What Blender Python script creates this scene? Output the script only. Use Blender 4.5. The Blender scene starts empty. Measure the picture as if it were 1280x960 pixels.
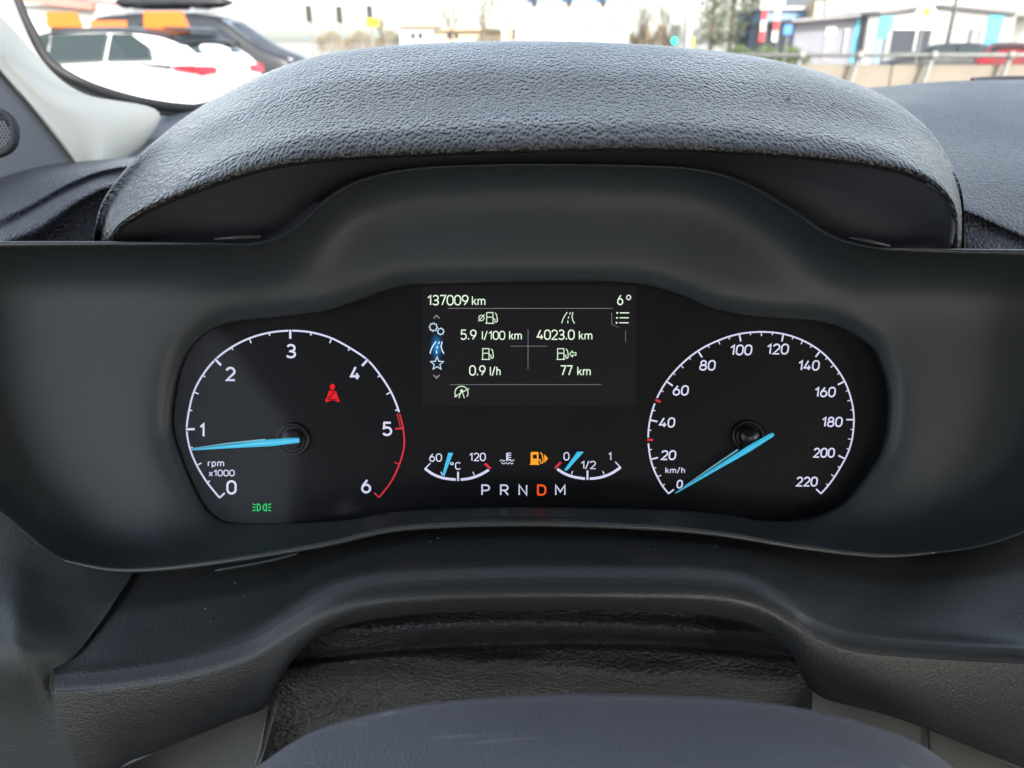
import bpy, bmesh, math, random
from mathutils import Vector, Matrix, noise
random.seed(7)
R = math.radians
S = bpy.context.scene
COL = S.collection

# ------------------------------------------------------------------ camera
CZ = 1.35
PITCH = R(24)
FPX = 960.0                      # focal length in photograph pixels (1280 wide)
cam_d = bpy.data.cameras.new('camera')
cam = bpy.data.objects.new('camera', cam_d); COL.objects.link(cam)
cam.location = (0, 0, CZ); cam.rotation_euler = (R(90) - PITCH, 0, 0)
cam_d.sensor_width = 36; cam_d.lens = 36 * FPX / 1280
cam_d.clip_start = 0.01; cam_d.clip_end = 3000
cam_d.dof.use_dof = True; cam_d.dof.focus_distance = 0.322; cam_d.dof.aperture_fstop = 13
S.camera = cam
# ------------------------------------------------------------------ world, sun, exposure
SUN_EL, SUN_AZ = R(33), R(152)          # azimuth clockwise from +Y: behind the car, to the right
w = bpy.data.worlds.new('World'); S.world = w; w.use_nodes = True
nt = w.node_tree; bg = nt.nodes['Background']
sky = nt.nodes.new('ShaderNodeTexSky'); sky.sky_type = 'NISHITA'; sky.sun_disc = False
sky.sun_elevation = SUN_EL; sky.sun_rotation = SUN_AZ; sky.air_density = 1.0; sky.dust_density = 2.2
# thin high cloud: the blue is partly veiled in soft patches
hs = nt.nodes.new('ShaderNodeHueSaturation'); hs.inputs['Saturation'].default_value = .35; hs.inputs['Value'].default_value = 1.25
tcw = nt.nodes.new('ShaderNodeTexCoord'); nzw = nt.nodes.new('ShaderNodeTexNoise'); nzw.inputs['Scale'].default_value = 2.2; nzw.inputs['Detail'].default_value = 6
mrw = nt.nodes.new('ShaderNodeMapRange'); mrw.inputs['From Min'].default_value = .25; mrw.inputs['From Max'].default_value = .6; mxw = nt.nodes.new('ShaderNodeMix'); mxw.data_type = 'RGBA'
nt.links.new(tcw.outputs['Generated'], nzw.inputs['Vector']); nt.links.new(nzw.outputs[0], mrw.inputs[0]); nt.links.new(mrw.outputs[0], mxw.inputs[0])
nt.links.new(sky.outputs[0], hs.inputs['Color']); nt.links.new(sky.outputs[0], mxw.inputs[6]); nt.links.new(hs.outputs[0], mxw.inputs[7])
nt.links.new(mxw.outputs[2], bg.inputs[0]); bg.inputs[1].default_value = 0.115
sl = bpy.data.lights.new('sun', 'SUN'); sl.energy = 2.0; sl.angle = R(0.5); sl.color = (1, .95, .87)
so = bpy.data.objects.new('sun', sl); COL.objects.link(so)
sd = Vector((math.sin(SUN_AZ) * math.cos(SUN_EL), math.cos(SUN_AZ) * math.cos(SUN_EL), math.sin(SUN_EL)))
so.rotation_euler = sd.to_track_quat('Z', 'Y').to_euler()
S.view_settings.view_transform = 'Standard'; S.view_settings.look = 'None'
S.view_settings.exposure = 2.25; S.view_settings.gamma = 1
S.cycles.use_denoising = True
S.cycles.max_bounces = 8; S.cycles.transparent_max_bounces = 12
S.cycles.sample_clamp_indirect = 6

# ------------------------------------------------------------------ geometry helpers
CF = Vector((0, math.cos(PITCH), -math.sin(PITCH))); CU = Vector((0, math.sin(PITCH), math.cos(PITCH)))
CC = Vector((0, 0, CZ))
def P(px, py, d):                # a point at distance d along the view, in metres, measured off the photograph
    return CC + CF * d + Vector((1, 0, 0)) * ((px - 640) / FPX * d) + CU * ((480 - py) / FPX * d)
def G(px, py, Y):                # the point seen at (px, py) that stands Y metres ahead
    r = CF + Vector((1, 0, 0)) * ((px - 640) / FPX) + CU * ((480 - py) / FPX)
    return CC + r * (Y / r.y)
def tag(o, label=None, cat=None, group=None, kind=None):
    if label: o['label'] = label
    if cat: o['category'] = cat
    if group: o['group'] = group
    if kind: o['kind'] = kind
    return o
def wloc(o):
    v = Vector((0, 0, 0))
    while o: v += o.location; o = o.parent
    return v
def empty(name, loc, label, cat, group=None):
    o = bpy.data.objects.new(name, None); COL.objects.link(o); o.location = loc; o.empty_display_size = .05
    return tag(o, label, cat, group)
def mesh_obj(name, verts, faces, mat, parent=None, smooth=False, at=None, kind=None, label=None):
    """verts in world coordinates; the object is stored relative to its parent"""
    off = wloc(parent) if parent else Vector((0, 0, 0))
    o_at = Vector(at) if at is not None else Vector((0, 0, 0))
    if at is None and parent: o_at = off
    me = bpy.data.meshes.new(name)
    me.from_pydata([tuple(Vector(v) - o_at) for v in verts], [], faces)
    me.materials.append(mat)
    if smooth:
        for p in me.polygons: p.use_smooth = True
    me.update()
    o = bpy.data.objects.new(name, me); COL.objects.link(o)
    o.location = o_at - off
    if parent: o.parent = parent
    return tag(o, label, None, None, kind)
class MB:
    def __init__(s): s.v = []; s.f = []
    def add(s, vs, fs):
        n = len(s.v); s.v += [Vector(v) for v in vs]; s.f += [tuple(i + n for i in f) for f in fs]; return s
    def box(s, a, b, rot=None, piv=None):
        x0, y0, z0 = [min(a[i], b[i]) for i in range(3)]; x1, y1, z1 = [max(a[i], b[i]) for i in range(3)]
        vs = [Vector(p) for p in ((x0,y0,z0),(x1,y0,z0),(x1,y1,z0),(x0,y1,z0),(x0,y0,z1),(x1,y0,z1),(x1,y1,z1),(x0,y1,z1))]
        if rot: c = Vector(piv); vs = [rot @ (v - c) + c for v in vs]
        return s.add(vs, [(0,3,2,1),(4,5,6,7),(0,1,5,4),(1,2,6,5),(2,3,7,6),(3,0,4,7)])
    def tube(s, pts, rad, n=8, caps=True):
        pts = [Vector(p) for p in pts]; rings = []; m = len(pts)
        rr = rad if isinstance(rad, (list, tuple)) else [rad] * m
        for i, p in enumerate(pts):
            t = (pts[min(i+1, m-1)] - pts[max(i-1, 0)]).normalized()
            a = t.orthogonal().normalized() if i == 0 else (rings[-1][1] - t * rings[-1][1].dot(t)).normalized()
            b = t.cross(a); rings.append(([p + (a*math.cos(k*2*math.pi/n) + b*math.sin(k*2*math.pi/n))*rr[i] for k in range(n)], a))
        vs = [v for r_, _ in rings for v in r_]
        fs = [(i*n+k, i*n+(k+1) % n, (i+1)*n+(k+1) % n, (i+1)*n+k) for i in range(m-1) for k in range(n)]
        if caps: fs += [tuple(range(n))[::-1], tuple((m-1)*n + k for k in range(n))]
        return s.add(vs, fs)
    def prism(s, poly, off):
        """closed polygon (world points) extruded by the vector off"""
        n = len(poly); off = Vector(off); vs = [Vector(p) for p in poly] + [Vector(p) + off for p in poly]
        return s.add(vs, [tuple(range(n))[::-1], tuple(range(n, 2*n))] + [(k, (k+1) % n, n+(k+1) % n, n+k) for k in range(n)])
    def disc(s, c, ax, rad, th, n=24):
        ax = Vector(ax).normalized(); a = ax.orthogonal().normalized(); b = ax.cross(a); c = Vector(c)
        return s.prism([c + (a*math.cos(k*2*math.pi/n) + b*math.sin(k*2*math.pi/n))*rad for k in range(n)], ax*th)
    def build(s, name, mat, parent=None, smooth=False, at=None, kind=None, label=None):
        return mesh_obj(name, s.v, s.f, mat, parent, smooth, at, kind, label)
def cr(p0, p1, p2, p3, t):
    return 0.5*((2*p1) + (-p0+p2)*t + (2*p0-5*p1+4*p2-p3)*t*t + (-p0+3*p1-3*p2+p3)*t*t*t)
def spline(pts, k=6, closed=False):
    pts = [Vector(p) for p in pts]; n = len(pts); out = []
    for i in range(n if closed else n-1):
        if closed: q = [pts[(i+j-1) % n] for j in range(4)]
        else: q = [pts[max(i-1, 0)], pts[i], pts[i+1], pts[min(i+2, n-1)]]
        for s_ in range(k): out.append(cr(*q, s_/k))
    if not closed: out.append(pts[-1])
    return out
def loft(rows, ku=6, kv=5, closed=False, pix=True):
    """rows of (px, py, depth) control points, all of one length -> vertex grid and faces"""
    rows = [spline([P(*p) for p in r_] if pix else r_, ku, closed) for r_ in rows]
    n = len(rows[0]); cols = [spline([r_[i] for r_ in rows], kv) for i in range(n)]
    m = len(cols[0]); vs = [cols[i][j] for j in range(m) for i in range(n)]
    fs = [(j*n+i, j*n+(i+1) % n, (j+1)*n+(i+1) % n, (j+1)*n+i) for j in range(m-1) for i in range(n if closed else n-1)]
    return vs, fs
def lerp_rows(a, b, t, d=None, dp=(0, 0)):
    return [(p[0]+(q[0]-p[0])*t+dp[0], p[1]+(q[1]-p[1])*t+dp[1], (p[2]+(q[2]-p[2])*t) if d is None else d) for p, q in zip(a, b)]

# ------------------------------------------------------------------ materials
def mat(name, col, rough=.5, metal=0, spec=.5, emit=None, es=0, coat=0, alpha=1):
    m = bpy.data.materials.new(name); m.use_nodes = True; b = m.node_tree.nodes['Principled BSDF']
    b.inputs['Base Color'].default_value = (*col, 1); b.inputs['Roughness'].default_value = rough
    b.inputs['Metallic'].default_value = metal; b.inputs['Specular IOR Level'].default_value = spec
    b.inputs['Coat Weight'].default_value = coat
    if emit: b.inputs['Emission Color'].default_value = (*emit, 1); b.inputs['Emission Strength'].default_value = es
    return m
def nodes(m): return m.node_tree.nodes, m.node_tree.links, m.node_tree.nodes['Principled BSDF']
def vary(m, scale=4, amount=.25, detail=6, rough=.1, stretch=None):
    """soft uneven colour and gloss over a surface"""
    N, L, b = nodes(m); tc = N.new('ShaderNodeTexCoord'); no = N.new('ShaderNodeTexNoise')
    no.inputs['Scale'].default_value = scale; no.inputs['Detail'].default_value = detail
    if stretch:
        mp = N.new('ShaderNodeMapping'); mp.inputs['Scale'].default_value = stretch
        L.new(tc.outputs['Object'], mp.inputs[0]); L.new(mp.outputs[0], no.inputs['Vector'])
    else: L.new(tc.outputs['Object'], no.inputs['Vector'])
    c = b.inputs['Base Color'].default_value[:3]; rp = N.new('ShaderNodeValToRGB')
    rp.color_ramp.elements[0].position = .3; rp.color_ramp.elements[1].position = .7
    rp.color_ramp.elements[0].color = (*[x*(1-amount) for x in c], 1); rp.color_ramp.elements[1].color = (*[min(1, x*(1+amount)) for x in c], 1)
    L.new(no.outputs[0], rp.inputs[0]); L.new(rp.outputs[0], b.inputs['Base Color'])
    mr = N.new('ShaderNodeMapRange'); r0 = b.inputs['Roughness'].default_value
    mr.inputs['From Min'].default_value = .3; mr.inputs['From Max'].default_value = .7
    mr.inputs['To Min'].default_value = r0-rough; mr.inputs['To Max'].default_value = r0+rough
    L.new(no.outputs[0], mr.inputs[0]); L.new(mr.outputs[0], b.inputs['Roughness'])
    return m
def grain(m, size=.0016, depth=.00025, warp=.6, fine=True, rot=0, stretch=(1, 1, 1), strength=1.0, dust=0):
    """pebbled leather grain: rounded cells split by creases"""
    N, L, b = nodes(m); tc = N.new('ShaderNodeTexCoord'); mp = N.new('ShaderNodeMapping')
    mp.inputs['Rotation'].default_value = (0, 0, rot); mp.inputs['Scale'].default_value = stretch
    L.new(tc.outputs['Object'], mp.inputs[0])
    wn = N.new('ShaderNodeTexNoise'); wn.inputs['Scale'].default_value = .35/size; wn.inputs['Detail'].default_value = 2
    L.new(mp.outputs[0], wn.inputs['Vector'])
    ma = N.new('ShaderNodeVectorMath'); ma.operation = 'MULTIPLY_ADD'; ma.inputs[1].default_value = (size*warp*2,)*3
    L.new(wn.outputs['Color'], ma.inputs[0]); L.new(mp.outputs[0], ma.inputs[2])
    vo = N.new('ShaderNodeTexVoronoi'); vo.feature = 'SMOOTH_F1'; vo.inputs['Scale'].default_value = 1/size
    vo.inputs['Smoothness'].default_value = .35
    L.new(ma.outputs[0], vo.inputs['Vector'])
    n2 = N.new('ShaderNodeTexNoise'); n2.inputs['Scale'].default_value = .9/size; n2.inputs['Detail'].default_value = 4
    L.new(mp.outputs[0], n2.inputs['Vector'])
    mm = N.new('ShaderNodeMath'); mm.operation = 'MULTIPLY_ADD'; mm.inputs[1].default_value = -1.0
    L.new(vo.outputs['Distance'], mm.inputs[0]); L.new(n2.outputs[0], mm.inputs[2])
    bu = N.new('ShaderNodeBump'); bu.inputs['Strength'].default_value = strength; bu.inputs['Distance'].default_value = depth
    L.new(mm.outputs[0], bu.inputs['Height']); L.new(bu.outputs[0], b.inputs['Normal'])
    return m

def scuffed(m):
    """fine pale scratches and rubbed patches"""
    N, L, b = nodes(m); tc = N.new('ShaderNodeTexCoord'); base = b.inputs['Base Color'].default_value[:]; prev = None
    rgb = N.new('ShaderNodeRGB'); rgb.outputs[0].default_value = base; prev = rgb.outputs[0]
    for (sc, st, rz, lo, hi, amt) in ((9, (1.2, 26, 26), .12, .66, .72, .5), (14, (1, 40, 40), -.35, .68, .73, .45), (55, (1, 1, 1), 0, .68, .74, .5), (12, (1, 1, 1), 0, .4, .75, .25)):
        mp = N.new('ShaderNodeMapping'); mp.inputs['Rotation'].default_value = (0, 0, rz); mp.inputs['Scale'].default_value = st
        no = N.new('ShaderNodeTexNoise'); no.inputs['Scale'].default_value = sc; no.inputs['Detail'].default_value = 3
        mr = N.new('ShaderNodeMapRange'); mr.inputs['From Min'].default_value = lo; mr.inputs['From Max'].default_value = hi; mr.inputs['To Max'].default_value = amt
        mx = N.new('ShaderNodeMix'); mx.data_type = 'RGBA'; mx.inputs[7].default_value = (.36, .36, .38, 1)
        L.new(tc.outputs['Object'], mp.inputs[0]); L.new(mp.outputs[0], no.inputs['Vector']); L.new(no.outputs[0], mr.inputs[0]); L.new(mr.outputs[0], mx.inputs[0])
        L.new(prev, mx.inputs[6]); prev = mx.outputs[2]
    L.new(prev, b.inputs['Base Color']); return m
M = {}
M['hood'] = grain(vary(mat('hood_skin', (.036, .036, .037), .27, spec=.6), 14, .25, rough=.08), .0014, .0013, warp=.6, stretch=(1, .5, .65))
M['hood_under'] = grain(mat('hood_under_skin', (.050, .053, .062), .6), .0006, .0001)
M['dash'] = grain(vary(mat('dash_skin', (.040, .043, .060), .38, spec=.45), 10, .15, rough=.05), .0014, .0016, stretch=(1, .6, .8))
M['fascia'] = grain(vary(mat('fascia_plastic', (.033, .039, .043), .44, spec=.38), 9, .12, rough=.04), .0005, .00004)
M['lip'] = mat('lip_plastic', (.050, .053, .053), .24, spec=.6)  # paler and glossier than the surround, for the highlights along its rim
M['trim'] = grain(vary(mat('trim_plastic', (.029, .031, .032), .31, spec=.5), 12, .15, rough=.04), .0007, .00006)
M['side_trim'] = grain(vary(mat('side_trim_plastic', (.030, .037, .036), .5), 12, .15), .0009, .00008)
M['gaiter'] = grain(vary(mat('gaiter_leather', (.062, .063, .062), .42, spec=.5), 20, .12), .0014, .00075, warp=.6, stretch=(.8, 1.2, 1.2))
M['cover'] = scuffed(grain(mat('column_cover_plastic', (.145, .15, .168), .46), .0008, .00022))
M['lower_panel'] = grain(vary(mat('lower_panel_plastic', (.085, .085, .078), .6), 20, .1), .0006, .0001)
M['pillar'] = grain(vary(mat('pillar_cream', (.52, .50, .43), .7), 6, .05), .0012, .00015)
M['speaker_panel'] = vary(mat('speaker_panel_grey', (.10, .105, .115), .55), 8, .1)
M['black'] = mat('matt_black', (.012, .012, .013), .6)
M['rubber'] = vary(mat('rubber', (.02, .022, .024), .5), 20, .2)
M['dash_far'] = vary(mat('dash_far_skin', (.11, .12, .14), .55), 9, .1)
M['headliner'] = vary(mat('headliner_cloth', (.34, .34, .34), .9), 30, .05)
M['door_card'] = mat('door_card', (.025, .025, .028), .8)
# cluster
M['face'] = vary(mat('gauge_face', (.0085, .0088, .0095), .55, spec=.15), 8, .25, rough=.05)
M['screen'] = mat('screen_glass', (.0085, .0085, .0095), .55, spec=.15, emit=(.24, .19, .24), es=.0035)
def lit(name, col, e): return mat(name, tuple(c*.5 for c in col), .5, spec=.2, emit=col, es=e)
M['white'] = lit('backlit_white', (.74, .75, .95), .15)
M['red'] = lit('backlit_red', (.85, .04, .07), .10)
M['lamp_red'] = lit('lamp_red', (.9, .010, .02), .12)
M['lamp_green'] = lit('lamp_green', (.02, .80, .18), .17)
M['amber'] = lit('lamp_amber', (1, .36, .02), .17)
M['orange'] = lit('lamp_orange', (1, .11, .02), .17)
M['text'] = lit('screen_text', (.72, .86, .66), .19)
M['icon'] = lit('screen_icon', (.66, .84, .60), .17)
M['icon_blue'] = lit('screen_icon_blue', (.62, .80, .92), .19)
M['line'] = lit('screen_line', (.45, .42, .44), .045)
M['dim'] = lit('screen_dim', (.42, .40, .42), .09)
M['needle'] = mat('needle_cyan', (.06, .52, .72), .35, emit=(.04, .52, .80), es=.10)
M['needle_pale'] = mat('needle_pale', (.15, .45, .52), .35, emit=(.25, .55, .62), es=.06)
M['hub'] = mat('hub_gloss', (.007, .007, .008), .28, spec=.4)
def blue_glow():
    m = mat('screen_glow', (.010, .010, .012), .3); N, L, b = nodes(m)
    tc = N.new('ShaderNodeTexCoord'); g = N.new('ShaderNodeTexGradient'); g.gradient_type = 'QUADRATIC_SPHERE'
    mp = N.new('ShaderNodeMapping'); mp.inputs['Scale'].default_value = (1/.0046, 1/.011, 1/.011)
    L.new(tc.outputs['Object'], mp.inputs[0]); L.new(mp.outputs[0], g.inputs[0])
    mx = N.new('ShaderNodeMath'); mx.operation = 'MULTIPLY_ADD'; mx.inputs[1].default_value = .20; mx.inputs[2].default_value = 0
    L.new(g.outputs[1], mx.inputs[0]); L.new(mx.outputs[0], b.inputs['Emission Strength'])
    b.inputs['Emission Color'].default_value = (.02, .30, .75, 1)
    tr = N.new('ShaderNodeBsdfTransparent'); ms = N.new('ShaderNodeMixShader'); out = N['Material Output']
    m2 = N.new('ShaderNodeMath'); m2.operation = 'MULTIPLY'; m2.inputs[1].default_value = 1.6; m2.use_clamp = True
    L.new(g.outputs[1], m2.inputs[0]); L.new(m2.outputs[0], ms.inputs[0]); L.new(tr.outputs[0], ms.inputs[1]); L.new(b.outputs[0], ms.inputs[2])
    L.new(ms.outputs[0], out.inputs[0]); return m
M['glow'] = blue_glow()
def pane(name, tint=(1, 1, 1), ior=1.45, rough=.0):
    m = bpy.data.materials.new(name); m.use_nodes = True; N = m.node_tree.nodes; L = m.node_tree.links
    N.remove(N['Principled BSDF']); t = N.new('ShaderNodeBsdfTransparent'); t.inputs[0].default_value = (*tint, 1)
    g = N.new('ShaderNodeBsdfGlossy'); g.inputs['Roughness'].default_value = rough
    f = N.new('ShaderNodeFresnel'); f.inputs[0].default_value = ior; x = N.new('ShaderNodeMixShader')
    L.new(f.outputs[0], x.inputs[0]); L.new(t.outputs[0], x.inputs[1]); L.new(g.outputs[0], x.inputs[2])
    L.new(x.outputs[0], N['Material Output'].inputs[0]); return m
M['lens'] = pane('cluster_lens', (.95, .95, .97), 1.2, .08)
M['windscreen'] = pane('windscreen_glass', (.96, .98, .97), 1.4, 0)
M['tint_glass'] = mat('tinted_car_glass', (.022, .032, .032), .15, spec=.45)
# outdoors
M['asphalt'] = vary(mat('asphalt', (.055, .055, .056), .9), 1.2, .3)
M['pavement'] = vary(mat('pavement_slabs', (.24, .23, .21), .85), 1.5, .15)
M['concrete'] = vary(mat('concrete', (.17, .145, .115), .85), 1.4, .15)
M['galv'] = vary(mat('galvanised_steel', (.19, .19, .18), .55, metal=.3), 6, .1)
M['white_paint'] = mat('white_car_paint', (.80, .80, .80), .25, coat=.6)
M['black_paint'] = vary(mat('black_car_paint', (.012, .013, .016), .5), 3, .1)
M['red_paint'] = mat('red_car_paint', (.16, .015, .015), .45)
M['tyre'] = mat('tyre', (.02, .02, .02), .8)
M['alloy'] = mat('alloy', (.5, .5, .52), .3, metal=.8)
M['tail_red'] = mat('tail_light_red', (.30, .015, .025), .3)
M['sign_orange'] = mat('orange_sign', (.50, .115, .005), .5)
M['sign_text'] = mat('orange_print', (.50, .10, .015), .6)
M['wall_grey'] = vary(mat('render_grey', (.17, .17, .195), .85), .5, .08)
M['wall_white'] = vary(mat('render_white', (.42, .41, .39), .85), .4, .06)
M['wall_tan'] = vary(mat('render_tan', (.48, .38, .26), .85), .5, .1)
M['wall_red'] = vary(mat('render_red', (.42, .16, .13), .85), .5, .1)
M['wall_gable'] = vary(mat('gable_render', (.27, .265, .26), .85), .4, .06)
M['blue_panel'] = vary(mat('sky_blue_panel', (.06, .33, .45), .6), .6, .08)
M['blue_dark'] = mat('blue_cladding', (.15, .24, .36), .6)
M['win'] = mat('window_glass', (.025, .03, .04), .35, spec=.3)
M['win_frame'] = mat('window_frame', (.6, .6, .6), .5)
M['roof_grey'] = vary(mat('roof_sheet', (.20, .19, .19), .7), .8, .15)
M['door_grey'] = mat('door_grey', (.22, .21, .22), .6)
M['sign_white'] = mat('sign_white', (.60, .60, .58), .5)
M['sign_yellow'] = mat('sign_yellow', (.60, .46, .01), .5)
M['sign_blue'] = mat('sign_blue', (.04, .18, .55), .5)
M['flag_red'] = mat('flag_red', (.6, .05, .06), .7)
M['signal_box'] = mat('signal_housing', (.04, .05, .045), .6)
M['signal_green'] = mat('signal_green', (.0, .5, .3), .4, emit=(.0, .8, .45), es=.8)
M['bark'] = vary(mat('bark', (.11, .085, .065), .9), 6, .3)
M['leaf'] = vary(mat('conifer_needles', (.055, .065, .03), .8), 1.0, .5)
M['shrub'] = vary(mat('bare_shrub_twigs', (.17, .12, .065), .9), 1.0, .4)
M['grass'] = vary(mat('grass', (.07, .10, .035), .9), 2, .4)

# ================================================================== THE GROUND
mesh_obj('ground', [(-900, -300, 0), (900, -300, 0), (900, 1500, 0), (-900, 1500, 0)], [(0, 1, 2, 3)], M['pavement'], kind='structure')
mesh_obj('road', [(-60, 19, .004), (200, 19, .004), (200, 46, .004), (-60, 46, .004)], [(0, 1, 2, 3)], M['asphalt'], kind='structure')
mb = MB(); mb.box((-60, 46, 0), (200, 46.25, .13)); mb.box((-60, 18.72, 0), (200, 18.97, .13)); mb.build('kerb', M['concrete'], kind='structure')
mb = MB()
for i in range(28): mb.box((-50+i*8, 32, .008), (-46+i*8, 32.15, .012))
mb.build('lane_marking', M['sign_white'], kind='structure')
mesh_obj('parking_bay', [(-30, -18, .004), (12, -18, .004), (12, 15, .004), (-30, 15, .004)], [(0, 1, 2, 3)], M['asphalt'], kind='structure')

# ================================================================== INSTRUMENT SURROUND
O = [(-90,309,.262),(-10,306,.262),(120,305,.262),(250,305,.264),(325,304,.268),(370,284,.276),(408,250,.286),(450,226,.294),(520,211,.299),
     (640,206,.301),(780,207,.301),(870,212,.298),(930,229,.292),(988,262,.284),(1040,296,.274),(1100,311,.268),(1180,314,.264),(1280,316,.262),(1370,318,.262),
     (1400,450,.262),(1370,570,.264),(1310,645,.266),(1240,678,.268),(1170,690,.270),(1100,694,.272),(1000,683,.275),(900,667,.278),(800,658,.279),
     (640,654,.279),(500,660,.278),(400,681,.275),(250,705,.271),(150,712,.269),(80,700,.268),(20,655,.266),(-50,585,.264),(-100,450,.262)]
I_ = [(232,442),(245,426),(262,412),(290,402),(330,397),(370,393),(410,387),(450,374),(510,356),(640,352),(780,352),(848,367),(890,385),(940,394),
      (990,398),(1022,401),(1052,409),(1080,425),(1097,442),(1112,490),(1107,555),(1085,595),(1062,625),(1040,640),(1010,650),(960,652),(890,642),(800,637),
      (640,635),(510,639),(420,652),(300,655),(265,645),(245,620),(225,575),(213,530),(220,474)]
DI = .322
O = [(x, y, d+(.300-d)*.6) for x, y, d in O]
I3 = [(x, y, DI) for x, y in I_]
def outw(pts, k, dd):
    out = []
    for (x, y, d) in pts:
        v = Vector(((x-640)*.35, y-500)); v.normalize(); out.append((x+v.x*k, y+v.y*k, d+dd))
    return out
def prof(t, dt):                      # t: share of the way outer->inner, dt: share of the depth already reached
    return [(a[0]+(b[0]-a[0])*t, a[1]+(b[1]-a[1])*t, a[2]+(b[2]-a[2])*dt) for a, b in zip(O, I3)]
Od = spline(O, 5, True); Id = spline(I3, 5, True); nO = len(Od)
def near(p, poly):
    best = (1e9, 0)
    for k in range(len(poly)):
        a = poly[k]; b = poly[(k+1) % len(poly)]; ab = Vector((b.x-a.x, b.y-a.y)); ap = Vector((p[0]-a.x, p[1]-a.y))
        t = max(0, min(1, ap.dot(ab)/max(1e-9, ab.dot(ab)))); q = (ap-ab*t).length
        if q < best[0]: best = (q, a.z+(b.z-a.z)*t)
    return best
TS = [.012, .03, .055, .085, .12, .16, .21, .27, .34, .42, .51, .60, .69, .77, .84, .89, .93, .96, .98]
vs = []
rim = [outw(O, 3.4, .030), outw(O, 2.4, .009), outw(O, 1.4, .002)]
for r_ in rim: vs += [P(*p) for p in spline(r_, 5, True)]
vs += [P(*p) for p in Od]
for t in TS:
    for a, b in zip(Od, Id):
        x = a.x+(b.x-a.x)*t; y = a.y+(b.y-a.y)*t; do, dz = near((x, y), Od); di, _ = near((x, y), Id)
        soft = 10+12*min(1, di/60); W_ = 1-math.exp(-do/soft); d = dz*(1-W_)+.3150*W_
        V_ = math.exp(-di/11)*(1-math.exp(-do/4)); vs.append(P(x, y, d*(1-V_)+DI*V_))
for r_ in (Id, [Vector((p.x, p.y, DI+.0006)) for p in Id], [Vector((640+(p.x-640)*.996, 500+(p.y-500)*.99, DI+.003)) for p in Id], [Vector((640+(p.x-640)*.992, 500+(p.y-500)*.985, DI+.012)) for p in Id]):
    vs += [P(*p) for p in r_]
m_ = len(vs)//nO; fs = [(j*nO+i, j*nO+(i+1) % nO, (j+1)*nO+(i+1) % nO, (j+1)*nO+i) for j in range(m_-1) for i in range(nO)]
sur = empty('instrument_surround', P(640, 700, .28), 'smooth charcoal plastic surround that frames the whole gauge cluster under the hood', 'dashboard trim')
mesh_obj('surround_panel', vs, fs, M['fascia'], sur, True)
lip = spline([O[k] for k in range(23, 34)], 6); n_l = len(lip)
mb = MB(); mb.tube([P(p.x, p.y+.6, p.z-.0006) for p in lip], [.0002+.0010*math.sin(math.pi*k/(n_l-1))**.4 for k in range(n_l)], 10); mb.build('lower_lip', M['lip'], sur, True)  # bead added on the rim so the lower lip shows a bright highlight
for k0, k1 in ((0, 4), (15, 19)):       # paler glossy bead added along the top edge to bring out its highlight
    seg = spline([O[k] for k in range(k0, k1)], 6); n_l = len(seg)
    mb = MB(); mb.tube([P(p.x, p.y-.2, p.z+.0006) for p in seg], [.0013*((1-k/(n_l-1)) if k0 == 0 else k/(n_l-1))**.5+.0001 for k in range(n_l)], 10); mb.build('top_edge', M['lip'], sur, True)
# narrow clip slots where the surround meets the hood
for x0, y0, x1, y1, d in ((268, 299, 326, 296, .291), (1062, 297, 1112, 308, .292)):
    mb = MB(); mb.tube([P(x0, y0, d), P((x0+x1)/2, (y0+y1)/2-.5, d), P(x1, y1, d)], [.0004, .0009, .0007], 8)
    mb.build('edge_clip', M['trim'], sur, True)

# ================================================================== INSTRUMENT HOOD
B = [(118,325),(119,285),(132,245),(172,196),(240,141),(320,97),(400,70),(500,57),(640,52),(780,55),(900,65),(1000,83),(1090,113),(1150,151),(1185,197),(1203,245),(1205,325)]
E = [(132,325),(146,287),(172,268),(205,253),(255,234),(325,212),(400,200),(500,194),(640,189),(780,186),(900,189),(1000,196),(1090,206),(1150,221),(1182,243),(1196,272),(1196,325)]
B = [(x, y, .40) for x, y in B]; E = [(x, y-3, .290) for x, y in E]
B[0] = (118, 325, .30); B[1] = (119, 285, .31); B[2] = (132, 245, .33); B[3] = (172, 196, .36); B[-1] = (1205, 325, .30); B[-2] = (1203, 245, .32); B[-3] = (1185, 197, .35); B[-4] = (1150, 151, .375)
E2 = [(x+(640-x)*.006, y+(3.5 if 0 < i < 16 else 0), d+.0012) for i, (x, y, d) in enumerate(E)]
E3 = [(x+(640-x)*.012, y+(6 if 0 < i < 16 else 0), d+.0050) for i, (x, y, d) in enumerate(E)]
A0 = [(640+(x-640)*.90, 300+(y-300)*.90, d+.09) for x, y, d in B]
A1 = [(640+(x-640)*.985, 300+(y-300)*.975, d+.035) for x, y, d in B]
F_ = [(150,325),(185,312),(235,308),(290,306),(335,297),(375,272),(415,246),(480,222),(640,209),(780,209),(880,216),(940,236),(990,265),(1050,300),(1110,313),(1160,312),(1186,325)]
F3 = [(x, y, .325) for x, y in F_]
rows = [A0, A1, B, lerp_rows(B, E, .22, .357), lerp_rows(B, E, .50, .3285), lerp_rows(B, E, .74, .3015), lerp_rows(B, E, .88, .2928), lerp_rows(B, E, .96, .2900), E, E2, E3]
for r_, dd in ((rows[3], .362), (rows[4], .327), (rows[5], .304)):   # the feet come forward
    for i in (0, 1, 2, 3, -1, -2, -3, -4):
        k = {0: .2, 1: .3, 2: .5, 3: .8, -1: .2, -2: .35, -3: .6, -4: .85}[i]; p = r_[i]; r_[i] = (p[0], p[1], .296+(dd-.296)*k)
for r_ in rows[2:]: r_[0] = (r_[0][0], 313, .316); r_[-1] = (r_[-1][0], 317, .316)
vs, fs = loft(rows, 7, 5)
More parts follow.
